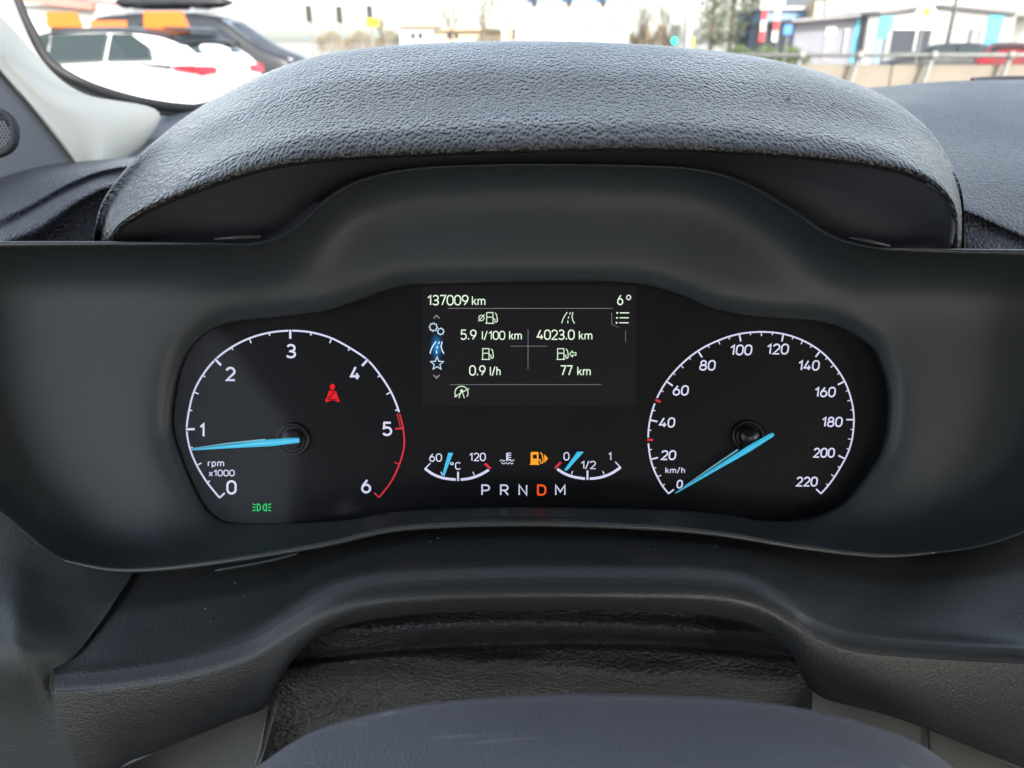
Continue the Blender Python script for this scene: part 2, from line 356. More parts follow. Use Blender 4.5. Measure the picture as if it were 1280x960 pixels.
hood = empty('instrument_hood', P(640, 300, .35), 'grained black leather-look hood arching over the gauges', 'instrument hood')
mesh_obj('hood_skin', vs, fs, M['hood'], hood, True)
rows = [E3, lerp_rows(E3, F3, .12), lerp_rows(E3, F3, .5), F3, [(640+(x-640)*.97, y+12, .36) for x, y, d in F3]]
vs, fs = loft(rows, 7, 4)
mesh_obj('hood_lining', vs, fs, M['hood_under'], hood, True)
mb = MB(); mb.tube(spline([P(*p) for p in ((1158,229,.2925),(1178,243,.2925),(1189,262,.293),(1191,285,.294),(1188,306,.295))], 6), .0007, 6)
mb.build('lining_seam', M['hood_under'], hood, True)
# crumbs and fluff lying on the grain
for (x, y, d, r_) in ((962, 119, .3405, .0008), (984, 123, .3395, .0014), (919, 110, .3435, .0006), (1042, 128, .344, .0005)):
    mb = MB(); c = P(x, y, d)
    pts = [c + Vector((math.cos(a)*r_*random.uniform(.6, 1.5), math.sin(a)*r_*random.uniform(.5, 1.2), 0)) for a in [k*math.pi/4 for k in range(8)]]
    mb.prism([p-Vector((0, 0, .0016)) for p in pts], (0, 0, .0012+r_*.3))
    tag(mb.build('crumb', M['black']), {962: 'flat dark crumb just left of the biggest one on the hood grain', 984: 'biggest dark crumb on the right half of the hood grain', 919: 'tiny crumb furthest left of the specks on the hood', 1042: 'tiny crumb furthest right of the specks on the hood'}[x], 'crumb', 'crumbs on the hood')

# ================================================================== DASHBOARD
dash = empty('dashboard', P(1240, 250, .5), 'grained blue-black dashboard top either side of the instrument hood', 'dashboard')
rows = [[(960,112,1.0),(1090,112,1.0),(1200,104,1.0),(1300,101,1.0),(1450,100,1.0)],
        [(960,118,.82),(1085,110,.82),(1180,102,.82),(1290,100,.82),(1450,102,.82)],
        [(970,135,.68),(1090,125,.68),(1180,118,.68),(1290,120,.68),(1450,130,.68)],
        [(990,165,.56),(1100,160,.56),(1190,160,.56),(1290,170,.56),(1450,190,.56)],
        [(1010,205,.47),(1110,205,.47),(1195,210,.47),(1290,225,.47),(1450,260,.47)],
        [(1030,228,.43),(1120,232,.43),(1198,243,.43),(1290,268,.43),(1450,320,.43)],
        [(1040,236,.415),(1125,245,.415),(1200,260,.415),(1290,297,.41),(1450,360,.40)],
        [(1040,245,.418),(1125,252,.418),(1200,268,.418),(1290,307,.412),(1450,370,.405)],
        [(1040,300,.44),(1125,305,.43),(1200,312,.41),(1290,332,.40),(1450,395,.395)],
        [(1040,360,.44),(1125,365,.43),(1200,370,.41),(1290,380,.40),(1450,430,.395)]]
vs, fs = loft(rows, 8, 5); mesh_obj('passenger_side_skin', vs, fs, M['dash'], dash, True)
rows = [[(-160,250,.62),(-60,226,.62),(0,214,.62),(60,205,.62),(110,201,.62),(170,196,.60),(260,190,.60)],
        [(-160,275,.56),(-60,245,.56),(0,232,.56),(50,216,.56),(105,209,.56),(165,198,.56),(260,192,.56)],
        [(-160,300,.50),(-60,268,.50),(0,250,.50),(40,232,.50),(98,214,.51),(160,201,.52),(260,195,.52)],
        [(-160,330,.455),(-60,295,.46),(0,270,.46),(40,252,.47),(92,225,.48),(150,208,.49),(260,200,.49)],
        [(-160,345,.45),(-60,305,.452),(0,284,.455),(42,262,.468),(94,233,.48),(150,214,.49),(260,206,.49)],
        [(-160,352,.425),(-60,318,.43),(0,294,.435),(40,274,.445),(92,243,.46),(142,224,.475),(260,215,.48)],
        [(-160,360,.415),(-60,330,.42),(5,304,.425),(48,286,.435),(100,250,.45),(150,230,.465),(260,222,.48)],
        [(-160,380,.43),(-60,350,.435),(20,322,.44),(62,300,.45),(108,262,.46),(156,245,.47),(260,240,.48)],
        [(-160,420,.44),(-60,400,.44),(20,370,.44),(70,350,.45),(115,340,.46),(160,340,.47),(260,340,.48)]]
vs, fs = loft(rows, 7, 5); mesh_obj('driver_side_skin', vs, fs, M['dash'], dash, True)
rows = [[(90,152,.86),(180,140,.88),(250,128,.90),(360,100,.95)], [(90,175,.78),(170,165,.80),(250,152,.82),(360,130,.86)], [(90,210,.66),(165,202,.66),(250,195,.66),(360,190,.66)], [(90,240,.60),(165,235,.60),(250,230,.60),(360,230,.60)]]
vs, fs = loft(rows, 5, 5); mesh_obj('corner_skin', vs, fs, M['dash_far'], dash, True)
mb = MB(); mb.tube(spline([P(1215, 99.5, .84), P(1250, 97.5, .86), P(1300, 97, .88), P(1380, 98, .9)], 4), .0022, 6)
mb.build('demister_strip', M['rubber'], dash, True)

# ================================================================== PILLAR, SPEAKER, WINDSCREEN
pl = empty('pillar_trim', P(110, 205, .62), 'cream coloured windscreen pillar trim at the top left', 'pillar trim')
Lr = [(-80,-30,.66),(-30,45,.64),(0,86,.63),(35,125,.625),(68,165,.62),(103,212,.615)]
Rr = [(2,-40,.78),(26,25,.78),(54,78,.77),(104,117,.76),(197,141,.76),(152,212,.68)]
rows = [[(x-4, y+4, d+.03) for x, y, d in Lr], Lr, lerp_rows(Lr, Rr, .12, None), [(x, y, d-.03) for x, y, d in lerp_rows(Lr, Rr, .4)], [(x, y, d-.02) for x, y, d in lerp_rows(Lr, Rr, .75)], Rr, [(x+1, y+2, d+.03) for x, y, d in Rr]]
vs, fs = loft(rows, 8, 5); mesh_obj('pillar_cover', vs, fs, M['pillar'], pl, True)
sp = empty('speaker_panel', P(10, 215, .6), 'grey door-corner panel with a small speaker behind a round grille', 'speaker')
Ls = [(-150,-20,.55),(-150,60,.55),(-150,120,.55),(-150,190,.55),(-150,260,.55)]
Rs = [(-80,-22,.665),(0,90,.635),(35,130,.63),(68,170,.625),(106,216,.62)]
vs, fs = loft([Ls, lerp_rows(Ls, Rs, .5, None), lerp_rows(Ls, Rs, .94), [(x+1, y, d+.006) for x, y, d in Rs]], 6, 5); mesh_obj('corner_panel', vs, fs, M['speaker_panel'], sp, True)
def ell(cx, cy, rx, ry, d, n=40): return [P(cx+rx*math.copysign(abs(math.cos(a))**.75, math.cos(a)), cy+ry*math.copysign(abs(math.sin(a))**.75, math.sin(a)), d) for a in [k*2*math.pi/n for k in range(n)]]
mb = MB(); lp = ell(-21, 166, 40, 28, .545); mb.tube(lp+[lp[0], lp[1]], .003, 8, False); mb.build('grille_ring', M['rubber'], sp, True)
mb = MB(); mb.prism(ell(-22, 168, 38, 24, .548), CF*.004); mb.build('grille_backing', M['black'], sp)
mb = MB()
for j in range(-6, 7):
    for i in range(-9, 10):
        x = -22+(i+(j % 2)*.5)*4.2; y = 168+j*3.7
        if ((x+22)/36)**2+((y-168)/22)**2 < 1: mb.tube([P(x, y-1.8, .546), P(x+2.1, y-.6, .546), P(x+2.1, y+1.8, .546)], .00032, 4, False)
mb.build('grille_mesh', M['alloy'], sp, kind='stuff')
ws = empty('windscreen', P(640, 60, .95), 'clear raked windscreen with black rubber seal along its lower edge', 'windscreen')
g = []
NX = 14
for j in range(7):
    v = j/6
    for i in range(NX+1):
        u = i/NX*2-1; bow = 1-u*u
        yb = .72+.46*bow**.6; yt = .28+.10*bow
        g.append((.36+u*(.845-.12*v), yb+(yt-yb)*v, 1.262+.01*bow+(1.66-1.262)*v+.02*math.sin(v*math.pi)))
mesh_obj('glass_pane', g, [(j*(NX+1)+i, j*(NX+1)+i+1, (j+1)*(NX+1)+i+1, (j+1)*(NX+1)+i) for j in range(6) for i in range(NX)], M['windscreen'], ws, True)
sealp = [(0,-60,.80),(26,12,.80),(44,48,.80),(62,78,.80),(100,103,.81),(150,121,.83),(200,132,.85),(255,136,.88),(330,128,.92)]
mb = MB(); mb.tube(spline([P(*p) for p in sealp], 6), .0055, 8); mb.build('rubber_seal', M['black'], ws, True)
mb = MB(); mb.tube(spline([P(x-4, y+8, d) for x, y, d in sealp], 6), .0028, 8); mb.build('inner_seal', M['black'], ws, True)
# the rest of the cabin: roof lining and doors that shade the dashboard
cab = empty('car_cabin', (0, -1.2, .4), 'pale roof lining and dark door cards of the cabin around the driver', 'car cabin')
CX = .36
mb = MB(); mb.box((CX-.68, -2.7, 1.66), (CX+.68, .34, 1.70)); mb.build('headliner', M['headliner'], cab)
for s in (-1, 1):
    mb = MB(); mb.box((CX+s*.80, -2.7, .35), (CX+s*.86, .60, 1.10)); mb.build('door_card', M['door_card'], cab)
    mb = MB(); mb.box((CX+s*.72, -1.0, 1.10), (CX+s*.78, -.84, 1.66)); mb.build('door_pillar', M['headliner'], cab)
    mb = MB(); mb.box((CX+s*.68, -2.7, 1.58), (CX+s*.76, .30, 1.68)); mb.build('roof_rail', M['headliner'], cab)
mb = MB(); mb.box((CX-.8, -2.8, .35), (CX+.8, -2.72, 1.15)); mb.build('tailgate', M['door_card'], cab)
mb = MB(); mb.box((CX-.8, -2.7, .33), (CX+.8, .9, .36)); mb.build('cabin_floor', M['door_card'], cab)
for x, lab in ((0, 'black cloth driver seat behind the camera'), (.72, 'black cloth passenger seat')):
    st = empty('front_seat', (x, -.5, .6), lab, 'seat', 'front seats'); mb = MB()
    mb.prism([(x-.25, -.42, .62), (x+.25, -.42, .62), (x+.24, -.58, 1.05), (x+.17, -.64, 1.26), (x-.17, -.64, 1.26), (x-.24, -.58, 1.05)], (0, -.13, .02)); mb.build('backrest', M['door_card'], st, label=None)
    mb = MB(); mb.box((x-.25, -.42, .50), (x+.25, .08, .64)); mb.build('cushion', M['door_card'], st)
    mb = MB(); mb.box((x-.13, -.76, 1.31), (x+.13, -.66, 1.50)); mb.tube([(x-.06, -.70, 1.2), (x-.06, -.71, 1.33)], .008); mb.tube([(x+.06, -.70, 1.2), (x+.06, -.71, 1.33)], .008); mb.build('headrest', M['door_card'], st)

# ================================================================== BELOW THE CLUSTER
T0 = [(168,714),(215,710),(262,704),(330,693),(400,682),(450,670),(510,660),(580,655),(640,653),(740,655),(820,659),(890,666),(950,676),(1010,684),(1090,693),(1180,690),(1340,640)]
T2 = [(68,850),(128,846),(188,838),(250,826),(310,807),(355,781),(400,754),(450,737),(520,729),(640,725),(780,725),(880,727),(940,737),(985,759),(1025,784),(1100,803),(1340,818)]
T4 = [(112,1010),(150,956),(195,937),(245,917),(292,898),(335,879),(352,842),(405,790),(500,768),(640,761),(780,762),(890,768),(950,785),(990,815),(1022,866),(1130,898),(1340,980)]
T0 = [(x, y, .303) for x, y in T0]; T2 = [(x, y, .264) for x, y in T2]; T4 = [(x, y, .2645) for x, y in T4]
def T2o(dy, d): return [(x, y+dy, d) for x, y, _ in T2]
U = T2o(-22, .2700)
rows = [[(x, y-8, d+.004) for x, y, d in T0], T0, lerp_rows(T0, U, .35), lerp_rows(T0, U, .7), U, T2o(-7, .2650), T2o(0, .2633), T2o(7, .2620), T2o(14, .2613), T2o(22, .2612),
        lerp_rows(T2o(22, .2612), T4, .5, .2622), T4,
        [(640+(x-640)*1.0, y+1.5, .2685) for x, y, d in T4], [(640+(x-640)*.99, y-2, .285) for x, y, d in T4]]
vs, fs = loft(rows, 7, 4)
lt = empty('column_surround', P(640, 760, .262), 'black grained lower dash trim with an arched ridge above the steering column', 'dashboard trim')
mesh_obj('ridge_panel', vs, fs, M['trim'], lt, True)
mb = MB(); mb.tube(spline([P(268, 713.5, .287), P(310, 706, .2875), P(345, 699, .288), P(372, 692, .2885)], 5), [.0003]+[.0006]*14+[.0003], 6); mb.build('trim_clip', M['trim'], lt, True)
a = [(168,708,.303),(128,770,.286),(92,818,.273),(64,850,.268),(82,905,.267),(118,1012,.267)]
b = [(90,694,.300),(60,740,.288),(30,790,.266),(28,828,.262),(40,900,.266),(50,1012,.268)]
c = [(10,640,.300),(5,700,.292),(-10,760,.276),(-15,815,.263),(0,900,.266),(0,1012,.268)]
d_ = [(-120,560,.300),(-120,700,.290),(-120,760,.277),(-120,840,.266),(-120,900,.268),(-120,1012,.27)]
vs, fs = loft([[(x+3, y, d+.02) for x, y, d in a], a, [(x-3, y-1, d-.0015) for x, y, d in a], b, c, d_], 6, 5)
sp_ = mesh_obj('side_trim', vs, fs, M['side_trim'], None, True, at=P(40, 900, .267))
tag(sp_, 'dark side trim left of the slanted seam at the lower left corner', 'dashboard trim')
# specks of pale dust lying on the shelf between the cluster and the ridge
random.seed(12); vs_, fs_ = [], []
for k in range(26):
    i = random.randrange(2, 13); f = random.random(); g = random.uniform(.15, .8)
    a_ = [T0[i][q]+(T0[i+1][q]-T0[i][q])*f for q in range(3)]; b_ = [U[i][q]+(U[i+1][q]-U[i][q])*f for q in range(3)]
    c0 = P(*[a_[q]+(b_[q]-a_[q])*g for q in range(3)])-CF*.0007; s0 = random.uniform(.00010, .00028); n0 = len(vs_)
    vs_ += [c0+Vector((math.cos(t)*s0*random.uniform(.6, 1.6), 0, 0))+CU*math.sin(t)*s0 for t in (0, 1.26, 2.5, 3.8, 5)]; fs_.append(tuple(range(n0, n0+5)))
tag(mesh_obj('dust_specks', vs_, fs_, mat('dust', (.35, .35, .33), .9), at=P(640, 690, .28)), 'pale specks of dust scattered over the black shelf below the gauges', 'dust', None, 'stuff')
# lower steering column panels
vs, fs = loft([[(20,1040,.285),(120,975,.285),(230,925,.285),(352,868,.285)], [(20,1100,.27),(120,1040,.27),(225,1040,.27),(300,1040,.27)]], 4, 5)
o = mesh_obj('lower_panel', vs, fs, M['lower_panel'], None, True, at=P(230, 960, .28)); tag(o, 'slanted grey-brown plastic panel under the trim at the lower left', 'dashboard trim')
mb = MB(); mb.prism([P(337, 876, .282), P(344, 872, .288), P(338, 940, .286), P(318, 1000, .28), P(306, 1000, .275), P(326, 938, .278)], CF*.003)
mb.build('panel_edge', M['trim'], o)
vs, fs = loft([[(1016,856,.285),(1060,872,.285),(1160,904,.285),(1330,990,.285)], [(1010,1040,.275),(1060,1040,.275),(1165,1040,.275),(1330,1060,.275)]], 4, 5)
o = mesh_obj('lower_panel', vs, fs, M['lower_panel'], None, True, at=P(1130, 960, .28)); tag(o, 'grey-brown plastic panel showing at the lower right of the column cover', 'dashboard trim')
mb = MB(); mb.tube([P(1160, 905, .2835), P(1168, 1030, .2745)], .0006, 6); mb.build('panel_joint', M['black'], o)
# leather gaiter with folds
NX, NY = 170, 70; vs = []
for j in range(NY+1):
    for i in range(NX+1):
        x = 318+(1044-318)*i/NX; y = 742+(960-742)*j/NY
        cx = (x-660)/340
        cy = 803+24*cx*cx-7*cx
        d = .289-.007*math.exp(-((y-(780+20*cx*cx))/13)**2)+.006*math.exp(-((y-cy)/5.5)**2)-.006*math.exp(-((y-(835+20*cx))/20)**2)
        d += .004*math.exp(-(((x-620)/42)**2+((y-816)/9)**2))-.003*math.exp(-(((x-640)/30)**2+((y-823)/6)**2))
        t = (x-420)*.45+(y-850)*1.0
        d += .0011*math.sin(t/15+1.2*noise.noise(Vector((x/90, y/60, 0))))*math.exp(-((y-870)/60)**2)*(1 if x < 640 else .6)
        d += .0012*noise.noise(Vector((x/90, y/40, 3)))+.0002*noise.noise(Vector((x/30, y/12, 5)))
        d += .012*max(0, cx-.55)-.0*cx+.010*max(0, -cx-.6)
        vs.append(P(x, y, d))
o = mesh_obj('column_gaiter', vs, [(j*(NX+1)+i, j*(NX+1)+i+1, (j+1)*(NX+1)+i+1, (j+1)*(NX+1)+i) for j in range(NY) for i in range(NX)], M['gaiter'], None, True, at=P(660, 900, .29))
tag(o, 'wrinkled black leather gaiter filling the arched gap above the column cover', 'gaiter')
# column cover
bk = [(262,1010),(320,962),(390,916),(470,891),(560,876),(680,868),(800,868),(910,873),(1000,885),(1090,907),(1160,938),(1235,1000)]
bk = [(x, y, .235) for x, y in bk]
rows = [[(640+(x-640)*.95, y+60, .245) for x, y, d in bk], [(640+(x-640)*.985, y+8, .2415) for x, y, d in bk], bk, [(640+(x-700)*1.03+60, y+9, .2325) for x, y, d in bk],
        [(640+(x-640)*1.18, 950+(y-868)*.9, .205) for x, y, d in bk], [(640+(x-640)*1.4, 1120+(y-868)*.8, .165) for x, y, d in bk]]
vs, fs = loft(rows, 7, 5)
o = mesh_obj('column_cover', vs, fs, M['cover'], None, True, at=P(700, 960, .2)); tag(o, 'scuffed blue-grey rounded steering column cover across the bottom', 'column cover')
random.seed(3)

# ================================================================== INSTRUMENT CLUSTER
D0 = .330
cl = empty('instrument_cluster', P(640, 640, D0), 'black gauge cluster with tachometer, trip screen, small gauges and speedometer lit up', 'instrument cluster')
fp = spline([Vector((640+(x-640)*1.02, 500+(y-500)*1.03, 0)) for x, y in I_], 5, True)
mb = MB(); mb.prism([P(p.x, p.y, D0) for p in fp], CF*.004); mb.build('gauge_face', M['face'], cl)
def Q(px, py, h=0):              # point of the gauge face seen at (px, py), raised h metres toward the driver
    d = D0-h; return P(640+(px-640)*D0/d, 480+(py-480)*D0/d, d)
def ribbon(mb, pts, wd, h=.0006, closed=False):
    """flat printed stroke along pixel points, with mitred joints; wd in photo pixels (number or list)"""
    pts = [Vector((p[0], p[1])) for p in pts]
    q = [pts[0]]
    for p in pts[1:]:
        if (p-q[-1]).length > .05: q.append(p)
    if closed and (q[0]-q[-1]).length < .05: q.pop()
    pts = q; n = len(pts)
    if n < 2: return
    Lp, Rp = [], []
    for i, p in enumerate(pts):
        a = pts[i-1] if (i > 0 or closed) else None; b_ = pts[(i+1) % n] if (i < n-1 or closed) else None
        d1 = (p-a).normalized() if a is not None else (b_-p).normalized(); d2 = (b_-p).normalized() if b_ is not None else d1
        n1 = Vector((-d1.y, d1.x)); n2 = Vector((-d2.y, d2.x)); m_ = n1+n2
        m_ = n1 if m_.length < .3 else m_.normalized(); k = 1/max(.5, m_.dot(n1)); ww = (wd[i] if isinstance(wd, list) else wd)/2
        Lp.append(p+m_*ww*k); Rp.append(p-m_*ww*k)
    vs = [Q(v.x, v.y, h) for v in Lp+Rp]
    mb.add(vs, [(i, (i+1) % n, n+(i+1) % n, n+i) for i in range(n if closed else n-1)])
def poly(mb, pts, h=.0006): mb.add([Q(x, y, h) for x, y in pts], [tuple(range(len(pts)))])
def arc(cx, cy, rx, ry, a0, a1, n=14): return [(cx+rx*math.cos(R(a0+(a1-a0)*k/n)), cy+ry*math.sin(R(a0+(a1-a0)*k/n))) for k in range(n+1)]
def full(cx, cy, rx, ry, n=24): return arc(cx, cy, rx, ry, 0, 360*(n-1)/n, n-1)
c_ = 'c'
GL = {   # stroke glyphs, baseline 0, cap height 1: (advance width, [(points, closed)])
 '0': (.60, [(arc(.3,.66,.3,.34,180,0)+arc(.3,.34,.3,.34,0,-180), 1)]),
 '1': (.36, [([(.02,.74),(.30,.98),(.30,0)], 0)]),
 '2': (.58, [(arc(.29,.70,.28,.30,165,-30)+[(.03,.0),(.60,.0)], 0)]),
 '3': (.58, [(arc(.28,.745,.26,.255,155,-90)+[(.16,.49)], 0), ([(.16,.49)]+arc(.27,.245,.30,.245,90,-155), 0)]),
 '4': (.62, [([(.34,1),(.0,.24),(.62,.24)], 0), ([(.44,.50),(.44,0)], 0)]),
 '5': (.58, [([(.54,1),(.09,1),(.06,.56)]+arc(.27,.31,.30,.31,115,-150), 0)]),
 '6': (.60, [(full(.3,.31,.29,.31), 1), ([(.03,.40),(.10,.60),(.38,1.0)], 0)]),
 '7': (.56, [([(0,1),(.56,1),(.20,0)], 0)]),
 '8': (.60, [(full(.3,.755,.235,.245), 1), (full(.3,.265,.30,.265), 1)]),
 '9': (.60, [(full(.3,.69,.29,.31), 1), ([(.57,.60),(.50,.40),(.22,0)], 0)]),
 'k': (.46, [([(.04,1),(.04,0)], 0), ([(.42,.68),(.07,.28)], 0), ([(.18,.42),(.46,0)], 0)]),
 'm': (.82, [([(.04,.68),(.04,0)], 0), (arc(.23,.46,.19,.21,180,0,8)+[(.42,0)], 0), (arc(.61,.46,.19,.21,180,0,8)+[(.80,0)], 0)]),
 'l': (.08, [([(.04,1),(.04,0)], 0)]),
 'h': (.46, [([(.04,1),(.04,0)], 0), (arc(.24,.44,.20,.23,180,0,8)+[(.44,0)], 0)]),
 'r': (.30, [([(.04,.68),(.04,0)], 0), (arc(.24,.42,.20,.25,180,75,8), 0)]),
 'p': (.48, [([(.04,.68),(.04,-.26)], 0), (full(.25,.34,.21,.33), 1)]),
 'x': (.44, [([(.0,.68),(.44,0)], 0), ([(.44,.68),(0,0)], 0)]),
 '/': (.40, [([(.36,1.04),(.02,-.06)], 0)]),
 '.': (.14, [([(.02,.06),(.14,.06)], 0)]),
 '°': (.32, [(full(.15,.84,.14,.15), 1)]),
 'C': (.52, [(arc(.28,.70,.26,.30,35,180)+arc(.28,.30,.26,.30,180,325), 0)]),
 'P': (.58, [([(.04,0),(.04,1),(.32,1)]+arc(.32,.725,.24,.275,90,-90,10)+[(.04,.45)], 0)]),
 'R': (.60, [([(.04,0),(.04,1),(.34,1)]+arc(.34,.735,.22,.265,90,-90,10)+[(.04,.47)], 0), ([(.30,.47),(.58,0)], 0)]),
 'N': (.62, [([(.04,0),(.04,1),(.58,0),(.58,1)], 0)]),
 'D': (.62, [([(.04,0),(.04,1),(.28,1)]+arc(.28,.68,.30,.32,90,0,8)+arc(.28,.32,.30,.32,0,-90,8)+[(.04,0)], 0)]),
 'M': (.76, [([(.04,0),(.04,1),(.38,.32),(.72,1),(.72,0)], 0)]),
 ' ': (.22, [])}
def text(mb, s, x0, x1, base, h, wd, sp=.17, slant=0., hh=.0006):
    """strokes of s fitted between photo pixels x0..x1 on the baseline"""
    tot = sum(GL[ch][0] for ch in s)+sp*(len(s)-1); kx = (x1-x0-wd)/max(tot, .01); x = 0
    for ch in s:
        w_, st = GL[ch]
        for pts, cl_ in st:
            pp = [(x0+wd/2+(x+a)*kx+slant*b_*h, base-wd/2-b_*(h-wd)) for a, b_ in pts]
            ribbon(mb, pp, wd*(1.35 if ch == '.' else 1), hh, bool(cl_))
        x += w_+sp
def label_part(name, s, x0, x1, base, h, wd, m, parent, sp=.17, slant=0.):
    mb = MB(); text(mb, s, x0, x1, base, h, wd, sp, slant); return mb.build(name, m, parent)
def numeral(s, cx, cy, h, wd, m, parent, slant=.0, name='numeral', ww=None):
    W = ww or {1: .72, 2: 1.52, 3: 2.15}[len(s)]*h
    if s[0] == '1': W -= .12*h if ww is None else 0
    if s == '1': W = h*.42
    return label_part(name, s, cx-W/2-slant*h/2, cx+W/2-slant*h/2, cy+h/2, h, wd, m, parent, .20, slant)

# ---- tachometer
ta = bpy.data.objects.new('tachometer', None); COL.objects.link(ta); ta.parent = cl
ta.location = P(367, 548, D0)-wloc(cl)
TP = [(275.2,622),(259.8,603),(246.7,581.5),(238,560),(234.2,536.5),(237.2,512.5),(243,490),(254,469),(270,449.4),(289.8,434.3),(312.3,423),(337,416),(363.3,413.5),
      (389.6,415.6),(415,423),(437.7,435),(459.6,450),(475.6,469),(489,490),(498,511.8),(504,534.6),(505.5,557),(499.5,580),(489,602),(474.2,621.5)]
def ring(pts, i0, i1, wd, m, parent, name, gap=1.6, centre=(0, 0), majors=4):
    """arc through tick points i0..i1 of pts; small gap at major ticks"""
    sp0 = spline([Vector((x, y, 0)) for x, y in pts], 8)
    seg = sp0[int(i0*8):int(i1*8)+1]; mb = MB()
    def trim(s, g0, g1):
        s = s[:]
        for e, g_ in ((0, g0), (1, g1)):
            if not g_: continue
            if e: s.reverse()
            while len(s) > 2 and (s[1]-s[0]).length < g_: g_ -= (s[1]-s[0]).length; s.pop(0)
            s[0] = s[0]+(s[1]-s[0]).normalized()*g_
            if e: s.reverse()
        return s
    s = trim(seg, gap if gap and i0 > 0 else 0, gap if gap and i1 < len(pts)-1 else 0)
    ribbon(mb, [(p.x, p.y) for p in s], wd); return mb.build(name, m, parent)
tc = (367, 547)
def tick(pts, i, cen, l, wd, m, parent, name='tick', start=-1.2):
    x, y = pts[i]; a = pts[max(i-1, 0)]; b_ = pts[min(i+1, len(pts)-1)]
    v = Vector((-(b_[1]-a[1]), b_[0]-a[0])).normalized()
    if v.dot(Vector((cen[0]-x, cen[1]-y))) < 0: v = -v
    mb = MB(); ribbon(mb, [(x+v.x*start, y+v.y*start), (x+v.x*l, y+v.y*l)], wd, .00065); return mb.build(name, m, parent) if name else mb
for k, m_ in ((0, 'white'), (4, 'white'), (8, 'white'), (12, 'white')): ring(TP, k, k+4, 2.3, M['white'], ta, 'scale_arc', 2.4)
ring(TP, 16, 19.25, 2.3, M['white'], ta, 'scale_arc', 2.4)
mb = MB(); sp0 = spline([Vector((x, y, 0)) for x, y in TP], 8)[154:]; ribbon(mb, [(p.x, p.y) for p in sp0], 2.1)
ribbon(mb, [(p.x-3.2, p.y-.3) for p in sp0[:8]], 1.1); ribbon(mb, [(474.2,621.5),(468,615.5)], 1.9)
mb.build('red_zone_arc', M['red'], ta)
for k in (4, 8, 12, 16): tick(TP, k, tc, 10, 2.8, M['white'], ta)
tick(TP, 20, tc, 10, 2.2, M['red'], ta)
mb = MB(); ribbon(mb, [(275.2,622),(281.5,616)], 2.2); mb.build('tick', M['white'], ta)
minor = MB(); redm = MB()
for k in range(24):
    if k % 4 == 0 or k == 23 or k == 21: continue
    t_ = tick(TP, k, tc, 6.5 if k % 4 == 2 else 4, 1.6, None, None, None, 0); (redm if k > 20 else minor).add(t_.v, t_.f)
minor.build('minor_ticks', M['white'], ta, kind='stuff'); redm.build('red_minor_tick', M['red'], ta)
for s_, x, y in (('0', 290, 609), ('1', 253.5, 537.5), ('2', 288.7, 467.5), ('3', 364.3, 439), ('4', 444.4, 466.4), ('5', 484.3, 536), ('6', 458, 607.5)):
    numeral(s_, x, y, 18.0, 2.7, M['white'], ta)
label_part('unit_text', 'rpm', 260, 281, 583.0, 9.0, 1.25, M['white'], ta, .2); label_part('unit_text', 'x1000', 261.5, 294, 595.3, 8.4, 1.25, M['white'], ta, .2)
def needle(par, bx, by, tx, ty, w0, h0, h1, col, frac_w=.26):
    """raised wedge: bx,by blunt end, tx,ty tip; bevelled ridge along its length"""
    a = Vector((bx, by)); b_ = Vector((tx, ty)); u = (b_-a).normalized(); n_ = Vector((-u.y, u.x)); L_ = (b_-a).length; mb = MB(); st = []
    for t, ww in ((0, w0*.55), (.02, w0*.75), (frac_w, w0), (.6, w0*.62), (.97, w0*.26), (1, w0*.2)):
        c0 = a+u*L_*t; hh = h0+(h1-h0)*t
        st.append([Q(*(c0+n_*ww/2), hh-.0008), Q(*(c0+n_*ww*.15), hh), Q(*(c0-n_*ww*.15), hh), Q(*(c0-n_*ww/2), hh-.0008)])
    vs = [v for s_ in st for v in s_]; fs = [(i*4+k, i*4+k+1, (i+1)*4+k+1, (i+1)*4+k) for i in range(5) for k in range(3)]+[(0, 1, 2, 3), (20, 23, 22, 21)]
    fs += [(i*4+3, i*4, (i+1)*4, (i+1)*4+3) for i in range(5)]
    mb.add(vs, fs); return mb.build('needle', col, par)
def hub(par, cx, cy, r_):
    mb = MB(); n_ = 40; c0 = Q(cx, cy, 0); k = D0/FPX
    prf = [(r_*1.08, 0), (r_*1.05, .0015), (r_*.95, .0022), (r_*.86, .0018), (r_*.80, .0008), (r_*.66, .0010), (r_*.62, .0042), (r_*.55, .0048), (0.01, .0050)]
    vs = [c0+Vector((1, 0, 0))*(math.cos(a)*q*k)+CU*(math.sin(a)*q*k)-CF*h for q, h in prf for a in [j*2*math.pi/n_ for j in range(n_)]]
    mb.add(vs, [(i*n_+j, i*n_+(j+1) % n_, (i+1)*n_+(j+1) % n_, (i+1)*n_+j) for i in range(len(prf)-1) for j in range(n_)]); return mb.build('hub', M['hub'], par, True)
hub(ta, 367, 549, 20)
needle(ta, 379, 549, 242.5, 561.5, 8.5, .0066, .0030, M['needle'])
mb = MB(); ribbon(mb, [(336, 548.2), (290, 553.2), (246, 559.3)], [1.6, 1.6, .6], .0046); mb.build('needle_edge', M['needle_pale'], ta)

